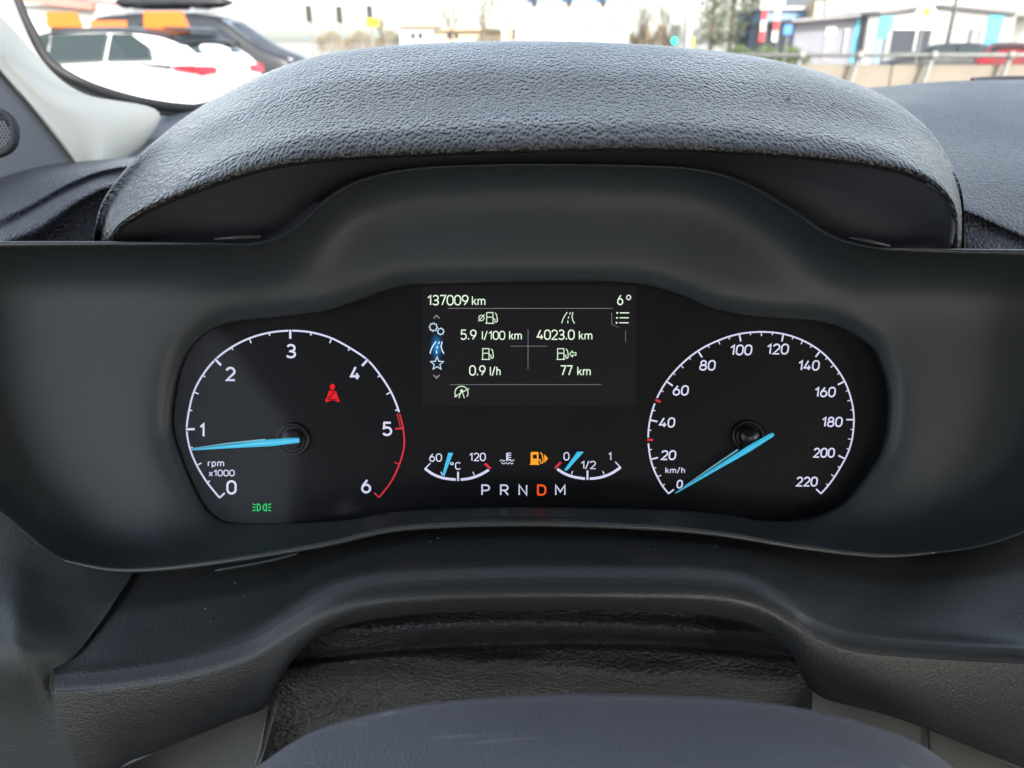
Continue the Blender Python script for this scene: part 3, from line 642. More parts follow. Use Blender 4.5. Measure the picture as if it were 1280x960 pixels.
# ---- speedometer
sm = bpy.data.objects.new('speedometer', None); COL.objects.link(sm); sm.parent = cl; sm.location = P(938, 541, D0)-wloc(cl)
SP = [(835.4,616.8),(827.6,607),(821.4,596),(816.5,585.4),(813,574),(811,562),(810,549.7),(810.4,537.5),(812.2,525),(815.4,512.4),(819.8,500),(825.8,488),(832.8,476.8),(841,466.3),(850.4,456.4),(860.8,447),(872,438.8),
      (884.4,431.6),(897.3,425.8),(910.2,421),(923.5,417.6),(937.3,415.6),(951.2,415),(965,415.6),(978.6,417.6),(990.8,420.9),(1002.8,425.7),(1014,431.6),(1024.5,438.8),(1033.6,446.9),(1041.6,456.2),(1048.8,466),(1055,476.6),
      (1059.8,488),(1063.4,500),(1065.8,512),(1066.6,524.4),(1066,537),(1064.2,549.4),(1060.8,561.7),(1055.6,573.4),(1049.4,584.6),(1042.5,595.8),(1034.6,606.6),(1025.6,616.8)]
sc_ = (938, 541)
for k in range(11):
    a_, b_ = k*4, k*4+4
    if k == 1: ring(SP, 4, 5.82, 2.05, M['white'], sm, 'scale_arc', 1.3); ring(SP, 6.18, 8, 2.05, M['white'], sm, 'scale_arc', 1.3)
    elif k == 2: ring(SP, 8, 9.82, 2.05, M['white'], sm, 'scale_arc', 1.3); ring(SP, 10.18, 12, 2.05, M['white'], sm, 'scale_arc', 1.3)
    else: ring(SP, a_, b_, 2.05, M['white'], sm, 'scale_arc', 1.3)
minor = MB()
for k in range(1, 44):
    if k % 4 == 0: tick(SP, k, sc_, 9.5, 2.0, M['white'], sm)
    elif k in (6, 10): tick(SP, k, sc_, 6.0, 2.8, M['red'], sm, 'red_tick')
    else: t_ = tick(SP, k, sc_, 5.2 if k % 2 == 0 else 3.6, 1.25, None, None, None, 0); minor.add(t_.v, t_.f)
minor.build('minor_ticks', M['white'], sm, kind='stuff')
for p, q in (((835.4,616.8),(842,611.5)), ((1025.6,616.8),(1019.5,611))):
    mb = MB(); ribbon(mb, [p, q], 2); mb.build('tick', M['white'], sm)
for s_, x, y, h in (('0',849.3,605,11),('20',835.3,568.8,12.6),('40',833.7,528,13),('60',850.6,488,13.2),('80',884,456.7,13.4),('100',925.8,437.5,13.8),('120',971.5,436.4,13.8),('140',1010.4,456.8,13.4),('160',1030.6,490,13.2),('180',1039.4,527.3,13),('200',1029.4,565.8,12.6),('220',1008,601.8,12.6)):
    numeral(s_, x, y, h, 1.95, M['white'], sm, .10)
label_part('unit_text', 'km/h', 831, 856, 591.5, 8, 1.15, M['white'], sm, .2)
hub(sm, 934, 545, 19)
needle(sm, 961, 541.5, 842.7, 615.6, 7.2, .0066, .0030, M['needle'])
mb = MB(); ribbon(mb, [(918.5,560.8), (885,583.5), (851.5,606.5)], [1.8, 1.6, .6], .0046); mb.build('needle_edge', M['needle_pale'], sm)

# ---- small gauges
def small(name, cx, cy):
    o = bpy.data.objects.new(name, None); COL.objects.link(o); o.parent = cl; o.location = P(cx, cy, D0)-wloc(cl); return o
tg = small('temperature_gauge', 572, 585)
mb = MB(); ribbon(mb, [(p.x, p.y) for p in spline([Vector((*p, 0)) for p in ((531.5,585.5),(541,592.3),(554,597.3),(569.8,599.3))], 5)], 3.2); ribbon(mb, [(531.2,586),(538.2,578.8)], 1.4); mb.build('scale_arc', M['white'], tg)
mb = MB(); ribbon(mb, [(p.x, p.y) for p in spline([Vector((*p, 0)) for p in ((576,599.3),(588,597.6),(600,593.4),(611,587.2))], 5)], 3.2); mb.build('scale_arc', M['white'], tg)
for a_, b_, ww, m_ in (((572.7,589.5),(572.7,601),2.3,'white'),((551.5,589.5),(553,594),1.2,'white'),((591.3,589.5),(593,594),1.2,'white'),((606.2,579.2),(613.4,585.8),3.0,'red')):
    mb = MB(); ribbon(mb, [a_, b_], ww); mb.build('tick', M[m_], tg)
numeral('60', 544.6, 571.8, 10.6, 1.4, M['white'], tg); numeral('120', 596.8, 571, 10.6, 1.4, M['white'], tg, ww=21)
label_part('unit_text', '°C', 562.5, 576.5, 587, 9.6, 1.3, M['white'], tg)
mb = MB(); poly(mb, [(561.5,565.3),(567,565.3),(556,594.8),(553.8,593.8)], .0025); poly(mb, [(561.5,565.3),(553.8,593.8),(553.2,593.4),(560.6,565.8)], .0020); mb.build('needle', M['needle'], tg)
fg = small('fuel_gauge', 734, 585)
mb = MB(); ribbon(mb, [(p.x, p.y) for p in spline([Vector((*p, 0)) for p in ((696.5,586),(705,591.5),(716.5,595.8),(731,598.2))], 5)], 3.2); mb.build('scale_arc', M['white'], fg)
mb = MB(); ribbon(mb, [(p.x, p.y) for p in spline([Vector((*p, 0)) for p in ((737,598.2),(750,596.6),(763.5,591.8),(775.5,584))], 5)], 3.2); ribbon(mb, [(775.8,584.6),(768.8,577)], 1.4); mb.build('scale_arc', M['white'], fg)
for a_, b_, ww, m_ in (((734.2,588),(734.2,599.6),2.3,'white'),((715.8,588.5),(714.2,592.8),1.2,'white'),((753.2,588.5),(755,592.8),1.2,'white'),((693.3,585.2),(701,577.6),3.0,'red')):
    mb = MB(); ribbon(mb, [a_, b_], ww); mb.build('tick', M[m_], fg)
numeral('0', 708, 570.2, 10.6, 1.4, M['white'], fg); numeral('1', 762.3, 570.2, 10.6, 1.4, M['white'], fg)
label_part('numeral', '1/2', 725.6, 744.8, 586.2, 10.4, 1.35, M['white'], fg, .12)
mb = MB(); poly(mb, [(721.5,564),(729.3,564),(708,587.6),(705.3,587)], .0025); poly(mb, [(721.5,564),(705.3,587),(704.8,586.4),(720.6,564.5)], .0020); mb.build('needle', M['needle'], fg)
gi = small('gear_indicator', 653, 612)
for ch, x, ww in (('P', 607, 12), ('R', 630.4, 12), ('N', 653.6, 12.5), ('D', 677, 13), ('M', 700.3, 14.5)):
    label_part('gear_letter', ch, x-ww/2, x+ww/2, 619.3, 14, 1.9 if ch != 'D' else 2.3, M['orange'] if ch == 'D' else M['white'], gi)
# ---- warning lamps
mb = MB()
poly(mb, full(416, 483.5, 3.3, 3.8, 16)); poly(mb, [(411.5,488),(420.5,488),(423,497),(425,500),(424,503),(418.5,500.5),(413.5,500.5),(408,503),(406.8,500),(409,497)])
sb = mb.build('seat_belt_lamp', M['lamp_red'], cl, label='red seat belt warning lamp')
mb = MB(); ribbon(mb, [(421.5,486),(411,498.5)], 1.1, .0009); ribbon(mb, [(409.5,499.6),(422.5,499.6)], .9, .0009); ribbon(mb, [(412,487.8),(420,487.8)], .8, .0009); mb.build('lamp_slash', M['face'], sb)
mb = MB()
for s_ in (-1, 1):
    cx = 327.8
    ribbon(mb, [(cx+s_*5.6, 629.8)]+[(cx+s_*(5.2-3.6*math.cos(R(t))), 634-4.2*math.sin(R(t))) for t in range(80, -81, -20)]+[(cx+s_*5.6, 638.2)], 1.15, closed=True)
    for k in (-1, 0, 1): ribbon(mb, [(cx+s_*7.6, 634+k*3.0), (cx+s_*11.6, 634+k*4.4)], 1.15)
mb.build('side_light_lamp', M['lamp_green'], cl, label='green side light lamp')
def pump(mb, cx, cy, h, wd, solid=False, hose=True):
    k = h/14.0
    def T(x, y): return (cx+x*k, cy+y*k)
    if solid:
        poly(mb, [T(-5,6.8),T(-5,-6),T(-4,-6.9),T(2.6,-6.9),T(3.6,-6),T(3.6,6.8)]); poly(mb, [T(-6,6),T(4.6,6),T(4.6,7.2),T(-6,7.2)], .0007)
    else:
        ribbon(mb, [T(-4.5,6.2),T(-4.5,-6.4),T(3.2,-6.4),T(3.2,6.2)], wd); ribbon(mb, [T(-6,6.8),T(4.7,6.8)], wd); ribbon(mb, [T(-4.5,-.8),T(3.2,-.8)], wd)
    ribbon(mb, [T(3.6,1.2),T(5.4,1.6),T(5.8,5),T(7.4,5.4),T(8.6,4),T(8.2,-1),T(7.6,-4),T(5.6,-6.2)], wd)
mb = MB(); pump(mb, 669, 572.6, 16, 1.3, True); poly(mb, [(680.3,567.5),(685,573),(680.3,578.5)])
mb.build('low_fuel_lamp', M['amber'], cl, label='amber low fuel lamp with side arrow')
mb = MB(); poly(mb, [(666.2,568),(671,568),(671,573),(666.2,573)], .0009); mb.build('lamp_window', M['face'], cl)
mb = MB(); ribbon(mb, [(634,566),(634,576)], 2.4)
for k in range(4): ribbon(mb, [(635,566.3+k*2.7),(639,566.3+k*2.7)], 1.1)
for yy in (575.5, 579):
    for x0_, x1_ in ((624.8, 631.4), (636.6, 643)) if yy < 578 else ((626.5, 641.5),):
        ribbon(mb, [(x0_+(x1_-x0_)*j/24, yy+.75*math.sin((x0_+(x1_-x0_)*j/24)*1.25)) for j in range(25)], .95)
mb.build('coolant_symbol', M['white'], cl)
# ---- trip computer screen
scn = small('trip_screen', 661, 430)
mb = MB(); n0 = [(527,357),(795,357),(795,508),(527,508)]; mb.prism([Q(x, y, .0003) for x, y in n0], CF*.0004); mb.build('screen_panel', M['screen'], scn)
for s_, x0, x1, ba, h, ww in (('137009',534,586,382,13.2,1.55),('km',589.5,607,382,12,1.3),('6',771,779,381.7,13.2,1.55),('5.9',575.5,596,425,13,1.5),('l/100 km',602,652.5,425,11.4,1.3),('4023.0',670.8,718.3,425,13,1.5),('km',723,740.5,425,11.6,1.3),
                         ('0.9',586.5,607.2,469.6,13,1.5),('l/h',612,626,469.6,11.6,1.3),('77',700,715.6,469.6,13,1.5),('km',721,738.4,469.6,11.6,1.3)):
    label_part('screen_text', s_, x0, x1, ba, h, ww, M['text'], scn, .16)
mb = MB(); ribbon(mb, full(785.5, 372, 2.5, 2.7), 1.3, closed=True); mb.build('degree_mark', M['text'], scn)
mb = MB(); ribbon(mb, full(601.8, 397.6, 3.2, 3.4), 1.1, closed=True); ribbon(mb, [(597.8,402),(605.8,393)], 1.0); pump(mb, 613, 397.4, 14.2, 1.2); mb.build('average_fuel_icon', M['icon'], scn)
mb = MB(); pump(mb, 608, 442.4, 14.2, 1.2); mb.build('fuel_pump_icon', M['icon'], scn)
mb = MB(); pump(mb, 701.5, 442.4, 14.2, 1.2); ribbon(mb, [(711.8,442.5),(715.3,438.6),(715.3,440.9),(719.8,440.9),(719.8,444.1),(715.3,444.1),(715.3,446.4)], 1.1, closed=True); mb.build('fuel_range_icon', M['icon'], scn)
def road_icon(cx, cy, k, m_, wd):
    mb = MB(); T = lambda x, y: (cx+x*k, cy+y*k)
    ribbon(mb, [T(-8,7),T(-6.6,2),T(-4,-3),T(-1,-7)], wd); ribbon(mb, [T(8,7),T(5.8,3),T(4.8,-1.5),T(6,-7)], wd)
    ribbon(mb, [T(3,-7),T(2,-4)], wd); ribbon(mb, [T(1,-1.8),T(0,1.2)], wd); ribbon(mb, [T(-.4,3.4),T(-.2,7)], wd); return mb.build('road_icon', m_, scn)
road_icon(710, 397.4, 1, M['icon'], 1.2); 
mb = MB(); poly(mb, [(534,404),(559,404),(559,466),(534,466)], .0005); gl_ = mb.build('selection_glow', M['glow'], scn, at=Q(546, 434, .0005))
gl_.rotation_euler = (0, 0, 0)
# store the glow in its own tilted frame so its gradient is round on the screen
for v in gl_.data.vertices: v.co = Matrix.Rotation(-(R(90)-PITCH), 3, 'X') @ v.co
gl_.rotation_euler = (R(90)-PITCH, 0, 0)
road_icon(546.3, 434.5, 1.08, M['icon_blue'], 1.4)
def gear(cx, cy, r_):
    mb = MB(); pts = []
    for k in range(32):
        a = k*2*math.pi/32; q = r_*(1.22 if (k % 4) in (0, 1) else .92); pts.append((cx+q*math.cos(a), cy+q*math.sin(a)))
    ribbon(mb, pts, .9, closed=True); return mb
mb = gear(541.8, 409, 4.3); t_ = gear(551, 414.4, 3.5); mb.add(t_.v, t_.f); mb.build('settings_icon', M['icon_blue'], scn)
mb = MB(); ribbon(mb, [(546.5+(8.6 if k % 2 == 0 else 3.7)*math.sin(k*math.pi/5), 454.6-(8.6 if k % 2 == 0 else 3.7)*math.cos(k*math.pi/5)) for k in range(10)], 1.1, closed=True); mb.build('star_icon', M['icon_blue'], scn)
for yy, s_ in ((396.2, 1), (470.6, -1)):
    mb = MB(); ribbon(mb, [(542.2, yy+2*s_), (545.8, yy-2*s_), (549.6, yy+2*s_)], 1.4); mb.build('scroll_arrow', M['dim'], scn)
mb = MB()
for k in range(3): ribbon(mb, [(774.5-.4*k, 391.2+6.2*k), (786.2-.4*k, 391.2+6.2*k)], 1.3); poly(mb, full(771.3-.4*k, 391.2+6.2*k, 1.2, 1.2, 10))
mb.build('list_icon', M['text'], scn)
mb = MB()
for a_, b_, ww in (((560,385.6),(766,385.6),.8),((562,480.8),(752,480.8),.7),((660,412),(660,462),.7),((638,432.8),(684,432.8),.7),((764.5,391),(764.5,405.5),.9),((764.5,405.5),(774,409.8),.5),((781.8,413),(781.8,428),.7)): ribbon(mb, [a_, b_], ww, .0005)
mb.build('divider_lines', M['line'], scn)
mb = MB(); ribbon(mb, arc(577, 491, 8.2, 8.2, 140, 395, 20), 1.2); ribbon(mb, [(568,496),(586.5,485.5)], 1.2); ribbon(mb, [(573.8,497.5),(577.3,487.5),(580.6,497.5)], 1.2); poly(mb, full(577.2, 488.8, 1.9, 2.1, 12)); mb.build('stop_start_icon', M['icon'], scn)
# ---- clear cover
lp = spline([Vector((640+(x-640)*.998, 500+(y-500)*.995, 0)) for x, y in I_], 5, True)
mb = MB(); mb.add([P(p.x, p.y, DI+.0012) for p in lp], [tuple(range(len(lp)))]); mb.build('clear_cover', M['lens'], cl)

# ================================================================== VEHICLES OUTSIDE
def car(name, loc, rz, label, paint, st, wins, L_, wheels=(.8, 3.4), wr=.33, roofmat=None, group=None, W_=.9, extra=None, sc=(1, 1, 1)):
    """st: stations (x, z bottom, z belt, half width belt, z roof, half width roof); x from rear to nose"""
    root = empty(name, (0, 0, 0), label, 'car' if 'van' not in name else 'van', group)
    rows = []
    for (x, zb, zl, wb, zr, wr_) in st:
        half = [(wb*.90, zb), (wb*.985, zb+.10), (wb, zb+.35), (wb*.99, (zb+.35+zl)/2), (wb*.955, zl), (wr_+(wb*.955-wr_)*.42, zl+(zr-zl)*.55), (wr_, zr-.04*(zr-zl)/.5), (wr_*.82, zr), (wr_*.4, zr+.02), (0, zr+.025)]
        rows.append([Vector((x, -a, z)) for a, z in half]+[Vector((x, a, z)) for a, z in half[-2::-1]])
    n = len(rows[0]); vs = [v for r_ in rows for v in r_]; m = len(rows)
    fs = [(j*n+i, j*n+i+1, (j+1)*n+i+1, (j+1)*n+i) for j in range(m-1) for i in range(n-1)]+[tuple(range(n))[::-1], tuple((m-1)*n+i for i in range(n))]
    b_ = mesh_obj('body', vs, fs, paint, root, True)
    bv = b_.modifiers.new('b', 'SUBSURF'); bv.levels = 1; bv.render_levels = 2
    if roofmat:
        q = len(rows[0]); sub = [[v+Vector((0, 0, .030)) for v in r_[6:q-6]] for r_ in rows[2:8]]; k = len(sub[0])
        ro = mesh_obj('roof_skin', [v for r_ in sub for v in r_], [(j*k+i, j*k+i+1, (j+1)*k+i+1, (j+1)*k+i) for j in range(len(sub)-1) for i in range(k-1)], roofmat, root, True)
        rv = ro.modifiers.new('b', 'SUBSURF'); rv.levels = 1; rv.render_levels = 2
    for nm, pts, mt in wins:
        mb = MB(); c_0 = sum((Vector(p) for p in pts), Vector())/len(pts); nrm = (Vector(pts[1])-Vector(pts[0])).cross(Vector(pts[2])-Vector(pts[0])).normalized()
        out = c_0-Vector((L_*.5, 0, 1.0)); nrm = nrm if nrm.dot(out) > 0 else -nrm
        mb.prism([Vector(p)-nrm*.03 for p in pts], nrm*.075); mb.build(nm, mt, root)
    for x in wheels:
        for s in (-1, 1):
            y = s*(W_-.13); mb = MB()
            prf = [(wr*.62, -.10), (wr*.95, -.10), (wr, -.06), (wr, .06), (wr*.95, .10), (wr*.62, .10)]; n_ = 28
            vs = [Vector((x+math.cos(a)*q, y+t, wr+math.sin(a)*q)) for q, t in prf for a in [k*2*math.pi/n_ for k in range(n_)]]
            mb.add(vs, [(i*n_+j, i*n_+(j+1) % n_, ((i+1) % 6)*n_+(j+1) % n_, ((i+1) % 6)*n_+j) for i in range(6) for j in range(n_)])
            wo = mb.build('wheel', M['tyre'], root, True); mb = MB(); mb.disc((x, y-.08, wr), (0, 1, 0), wr*.63, .16, 24)
            mb.build('rim', M['alloy'], wo)
    if extra: extra(root)
    root.location = loc; root.rotation_euler = (0, 0, rz); root.scale = sc; return root
# white hatchback: x axis = towards its nose
st = [(0,.42,.80,.74,.86,.70),(.06,.36,.98,.83,1.06,.74),(.28,.30,1.06,.89,1.30,.66),(.62,.28,1.05,.90,1.47,.60),(1.3,.25,1.02,.91,1.52,.61),(2.1,.25,.98,.91,1.52,.61),(2.7,.25,.95,.91,1.44,.60),(3.35,.26,.93,.90,1.0,.72),(3.95,.28,.84,.86,.88,.66),(4.2,.34,.70,.76,.72,.6)]
def side_win(pts, zy): return [(x, zy(z), z) for x, z in pts]
def wy(s, wb=.87, wr=.61, zl=1.02, zr=1.5): return lambda z: s*(wb+(wr-wb)*max(0, min(1, (z-zl)/(zr-zl)))**1.1)
wins = []
for s in (-1, 1):
    f = wy(s)
    wins += [('side_window', [(x, f(z)+s*.0, z) for x, z in ((.62,1.10),(1.28,1.08),(1.28,1.44),(.98,1.44),(.70,1.28))], M['tint_glass']), ('side_window', [(x, f(z), z) for x, z in ((1.36,1.08),(2.2,1.04),(2.2,1.44),(1.36,1.45))], M['tint_glass']), ('side_window', [(x, f(z), z) for x, z in ((2.28,1.04),(3.0,1.01),(2.62,1.40),(2.28,1.44))], M['tint_glass'])]
wins += [('rear_window', [(.20,-.56,1.16),(.20,.56,1.16),(.50,.5,1.42),(.50,-.5,1.42)], M['tint_glass']), ('windscreen', [(3.2,-.62,1.04),(3.2,.62,1.04),(2.72,.52,1.42),(2.72,-.52,1.42)], M['tint_glass'])]
def rear_bits(root):
    for s in (-1, 1):
        mb = MB(); mb.prism([(.03,s*.78,.90),(.02,s*.42,.93),(.03,s*.42,1.02),(.10,s*.80,1.04)], (-.03,0,0)); mb.prism([(.02,s*.80,.92),(.30,s*.90,.98),(.30,s*.90,1.04),(.06,s*.82,1.05)], (0,s*.02,0)); mb.build('tail_light', M['tail_red'], root)
        mb = MB(); mb.prism([(.32,s*.905,1.00),(.75,s*.915,1.03),(.75,s*.915,1.07),(.32,s*.905,1.05)], (0,s*.01,0)); mb.build('trim_strip', M['black'], root)
        mb = MB(); mb.box((3.0, s*.92, 1.0), (3.12, s*1.08, 1.12)); mb.build('door_mirror', M['black_paint'], root)
    mb = MB(); mb.box((-.03,-.26,.62),(0,.26,.73)); mb.build('number_plate', M['sign_white'], root)
    mb = MB(); mb.box((-.04,-.70,.36),(.12,.70,.50)); mb.build('bumper', M['black'], root)
    mb = MB(); mb.prism([(.40,-.52,1.50),(.40,.52,1.50),(.62,.52,1.54),(.62,-.52,1.54)], (0,0,.025)); mb.build('spoiler', M['black_paint'], root)
hc = car('white_hatchback', (-4.28, 12.8, 0), R(180-18), 'white hatchback with black roof parked beyond the cream pillar', M['white_paint'], st, wins, 4.2, (.75, 3.35), .33, extra=rear_bits, sc=(1.24, 1, 1), roofmat=M['black_paint'])
# dark van behind it, nose to the right: x axis = towards nose
stv = [(0,.45,1.10,.86,1.85,.78),(.12,.35,1.12,.94,1.93,.80),(1.0,.32,1.12,.96,1.97,.80),(2.4,.32,1.12,.96,1.97,.80),(3.0,.32,1.12,.96,1.94,.79),(3.45,.32,1.12,.95,1.72,.76),(4.05,.32,1.12,.94,1.22,.80),(4.7,.36,.98,.88,1.04,.76),(4.95,.42,.80,.78,.84,.66)]
wins = []
for s in (-1, 1):
    f = wy(s, .925, .80, 1.12, 1.95)
    wins += [('side_window', [(x, f(z), z) for x, z in ((.25,1.20),(1.30,1.20),(1.30,1.78),(.30,1.76))], M['tint_glass']), ('side_window', [(x, f(z), z) for x, z in ((1.42,1.20),(2.35,1.20),(2.35,1.80),(1.42,1.80))], M['tint_glass']), ('front_door_window', [(x, f(z), z) for x, z in ((2.5,1.18),(3.72,1.16),(3.62,1.35),(3.15,1.76),(2.5,1.80))], M['win'])]
wins += [('windscreen', [(4.0,-.70,1.24),(4.0,.70,1.24),(3.2,.66,1.82),(3.2,-.66,1.82)], M['tint_glass'])]
def van_bits(root):
    for s in (-1, 1):
        mb = MB(); mb.box((3.55, s*.97, 1.12), (3.70, s*1.17, 1.36)); mb.build('door_mirror', M['black'], root)
        mb = MB(); mb.prism([(4.60,s*.80,.84),(4.80,s*.62,.84),(4.78,s*.60,.98),(4.52,s*.80,1.0)], (.04,0,0)); mb.build('headlight', M['alloy'], root)
        mb = MB(); mb.tube([(.2, s*.72, 2.03), (2.9, s*.72, 2.03)], .018, 8); mb.build('roof_rail', M['alloy'], root)
    mb = MB(); mb.prism([(.1,-.90,1.66),(1.0,-.90,1.66),(1.0,-.87,1.82),(.1,-.87,1.82)], (0,-.02,0)); mb.build('side_lettering', M['sign_text'], root)
vn = car('dark_van', (-10.15, 21.2, 0), R(-3), 'dark van with a roof box parked behind the white hatchback', M['black_paint'], stv, wins, 4.95, (.9, 3.95), .34, W_=.96, extra=van_bits)
# roof box
bx = empty('roof_box', (0, 0, 0), 'long dark roof box carried on the roof of the van', 'roof box')
rws = []
for x, h_, w_ in ((0,.10,.26),(.08,.26,.34),(.5,.34,.38),(1.5,.34,.38),(1.95,.26,.33),(2.15,.10,.22)):
    rws.append([Vector((x, math.cos(a)*w_, .18+math.sin(a)*h_*.5)) for a in [k*2*math.pi/16 for k in range(16)]])
vs = [v for r_ in rws for v in r_]; n = 16
mesh_obj('box_shell', vs, [(j*n+i, j*n+(i+1) % n, (j+1)*n+(i+1) % n, (j+1)*n+i) for j in range(5) for i in range(n)]+[tuple(range(n))[::-1], tuple(80+i for i in range(n))], M['black_paint'], bx, True)
for x in (.45, 1.6):
    mb = MB(); mb.box((x, -.74, -.02), (x+.07, .74, .03)); mb.build('cross_bar', M['alloy'], bx)
bx.location = (-9.7, 21.18, 2.06); bx.rotation_euler = (0, 0, R(-3)); bx.scale = (1.3, 1, 1)
# orange roof signs on magnetic feet
def roof_sign(px0, px1, py0, py1, Y, zf, lab):
    a_ = G(px0, py1, Y); b_ = G(px1, py0, Y); t = .12
    root = empty('orange_roof_sign', ((a_.x+b_.x)/2, Y, zf), lab, 'roof sign', 'orange signs above the parked cars')
    sl_ = (b_.x-a_.x)*.12; mb = MB()
    mb.prism([(a_.x, Y, a_.z), (b_.x, Y, a_.z), (b_.x-sl_, Y, b_.z), (a_.x+sl_*.6, Y, b_.z)], (0, t, 0)); mb.build('sign_board', M['sign_orange'], root)
    mb = MB(); mb.box((a_.x+.05, Y+.01, zf), (b_.x-.05, Y+t-.01, a_.z)); mb.build('sign_foot', M['black'], root)
roof_sign(180, 232, 14, 40, 13.1, 1.53, 'large orange sign standing on the white hatchback roof, the right-hand one')
roof_sign(58, 97, 15, 34, 13.9, 1.50, 'smaller orange sign above the far end of the white hatchback roof')

# right hand cars beyond the barrier
sth = [(a_, b_, c_2*.97, d2, e2*.98, f2) for a_, b_, c_2, d2, e2, f2 in st]
winr = [w_ for w_ in wins]
def right_car(name, px, Y, rz, paint, lab):
    ws_ = []
    for s in (-1, 1):
        f = wy(s); ws_ += [('side_window', [(x, f(z), z) for x, z in ((.62,1.10),(1.9,1.06),(1.9,1.42),(.98,1.42),(.70,1.26))], M['tint_glass']), ('side_window', [(x, f(z), z) for x, z in ((2.0,1.05),(3.0,1.0),(2.62,1.38),(2.0,1.42))], M['tint_glass'])]
    ws_.append(('rear_window', [(.20,-.56,1.16),(.20,.56,1.16),(.50,.5,1.40),(.50,-.5,1.40)], M['tint_glass']))
    p = G(px, 60, Y); return car(name, (p.x, Y, 0), rz, lab, paint, st, ws_, 4.2, (.75, 3.35), .33, extra=rear_bits, sc=(1, 1, .86))
right_car('dark_hatchback', 1262, 30, R(168), M['black_paint'], 'dark car with dark windows on the road behind the barrier at the right edge')
right_car('red_hatchback', 1266, 24.5, R(62), M['red_paint'], 'red car showing its rear end behind the railing at the far right')

# ================================================================== BARRIER AND RAILING
YB = 18.0
bar = empty('concrete_barrier', G(1100, 100, YB), 'low tan concrete barrier beside the road, under the steel railing', 'barrier')
bar.location.z = 0
x = G(930, 80, YB).x; xs = [x+i*3.2 for i in range(5)]
for x0_ in xs:
    mb = MB(); mb.prism([(x0_, YB-.30, 0), (x0_, YB-.10, .35), (x0_, YB-.06, .90), (x0_, YB+.06, .90), (x0_, YB+.10, .35), (x0_, YB+.30, 0)], (3.17, 0, 0)); mb.build('barrier_block', M['concrete'], bar)
rl = empty('steel_railing', (bar.location.x, YB-.25, 0), 'galvanised steel tube railing on slanted posts along the barrier', 'railing')
zr = G(1100, 69, YB-.25).z
mb = MB(); mb.tube([(xs[0]-1, YB-.25, zr), (xs[-1]+4, YB-.25, zr)], .045, 10); mb.build('top_rail', M['galv'], rl, True)
for px in (1000, 1073, 1165, 1262):
    p = G(px, 69, YB-.25); mb = MB()
    mb.tube([(p.x-.22, YB-.38, 0), (p.x-.09, YB-.31, .6), (p.x+.02, YB-.25, zr-.05), (p.x+.05, YB-.25, zr)], [.06, .055, .055, .06], 8); mb.disc((p.x+.02, YB-.33, zr), (0, 1, 0), .085, .06, 14)
    mb.build('post', M['galv'], rl, True)

# ================================================================== BUILDINGS
def gbox(mb, px0, px1, py0, py1, Y, dep, z0=None):
    a_ = G(px0, py1, Y); b_ = G(px1, py0, Y); mb.box((a_.x, Y, a_.z if z0 is None else z0), (b_.x, Y+dep, b_.z)); return mb
def gpoly(mb, pts, Y, dep): return mb.prism([G(x, y, Y) for x, y in pts], (0, dep, 0))
YS = 58
sh = empty('shop_building', G(1130, 78, YS), 'single storey grey and white shop with sky blue panels behind the barrier', 'building'); sh.location.z = 0
mb = MB(); a_ = G(995, 30, YS); b_ = G(1300, 20, YS)
def zb(px, py): return G(px, py, YS).z
xg = lambda px: G(px, 30, YS).x
mb.prism([(xg(995), YS, 0), (xg(1080), YS, 0), (xg(1080), YS, zb(1080, 20)), (xg(995), YS, zb(995, 27))], (0, 10, 0)); mb.build('wall', M['wall_grey'], sh)
mb = MB(); mb.prism([(xg(1080), YS-.6, 0), (xg(1262), YS-.6, 0), (xg(1262), YS-.6, zb(1262, 18)), (xg(1175), YS-.6, zb(1175, 9)), (xg(1080), YS-.6, zb(1080, 20))], (0, 10, 0)); mb.build('gable_wall', M['wall_gable'], sh)
for pts in (((990,28),(1080,20),(1100,17),(1100,15),(990,24)), ((1076,20),(1175,7),(1175,4),(1076,16)), ((1175,7),(1275,17),(1275,13),(1175,4))):
    mb = MB(); gpoly(mb, pts, YS-1.0, 10.8); mb.build('roof', M['roof_grey'], sh)
for (px0, px1, py0, py1, nm, mt, dy) in ((1062,1076,23,78,'blue_panel','blue_panel',-.08),(1096,1117,20,48,'blue_panel','blue_panel',-.68),(1090,1104,48,78,'blue_panel','blue_dark',-.68),(1228,1256,19,60,'blue_panel','blue_panel',-.68),
     (1052,1060,38,66,'window','win',-.06),(1077,1083,38,64,'window','win',-.66),(1112,1165,37,66,'shop_window','win',-.66),(1118,1164,24,37,'shop_sign','sign_white',-.72),(1209,1216,37,56,'window','win',-.66),(1218,1225,37,56,'window','win',-.66),
     (1027,1041,46,76,'door','door_grey',-.06),(1032,1046,33,44,'wall_sign','sign_white',-.08),(1103,1113,40,78,'pilaster','wall_gable',-.8)):
    mb = MB(); gbox(mb, px0, px1, py0, py1, YS+dy, .1); w_ = mb.build(nm, M[mt], sh)
    if nm in ('window', 'shop_window'):
        mb = MB(); A_ = G(px0, py1, YS); B_ = G(px1, py0, YS)
        for k in range(4):
            if k == 0: mb.box((A_.x-.05, YS+dy-.05, A_.z-.06), (B_.x+.05, YS+dy-.002, A_.z))
            if k == 1: mb.box((A_.x-.05, YS+dy-.05, B_.z), (B_.x+.05, YS+dy-.002, B_.z+.06))
        mb.box(((A_.x+B_.x)/2-.04, YS+dy-.04, A_.z), ((A_.x+B_.x)/2+.04, YS+dy-.002, B_.z)); mb.build('frame', M['win_frame'], w_)
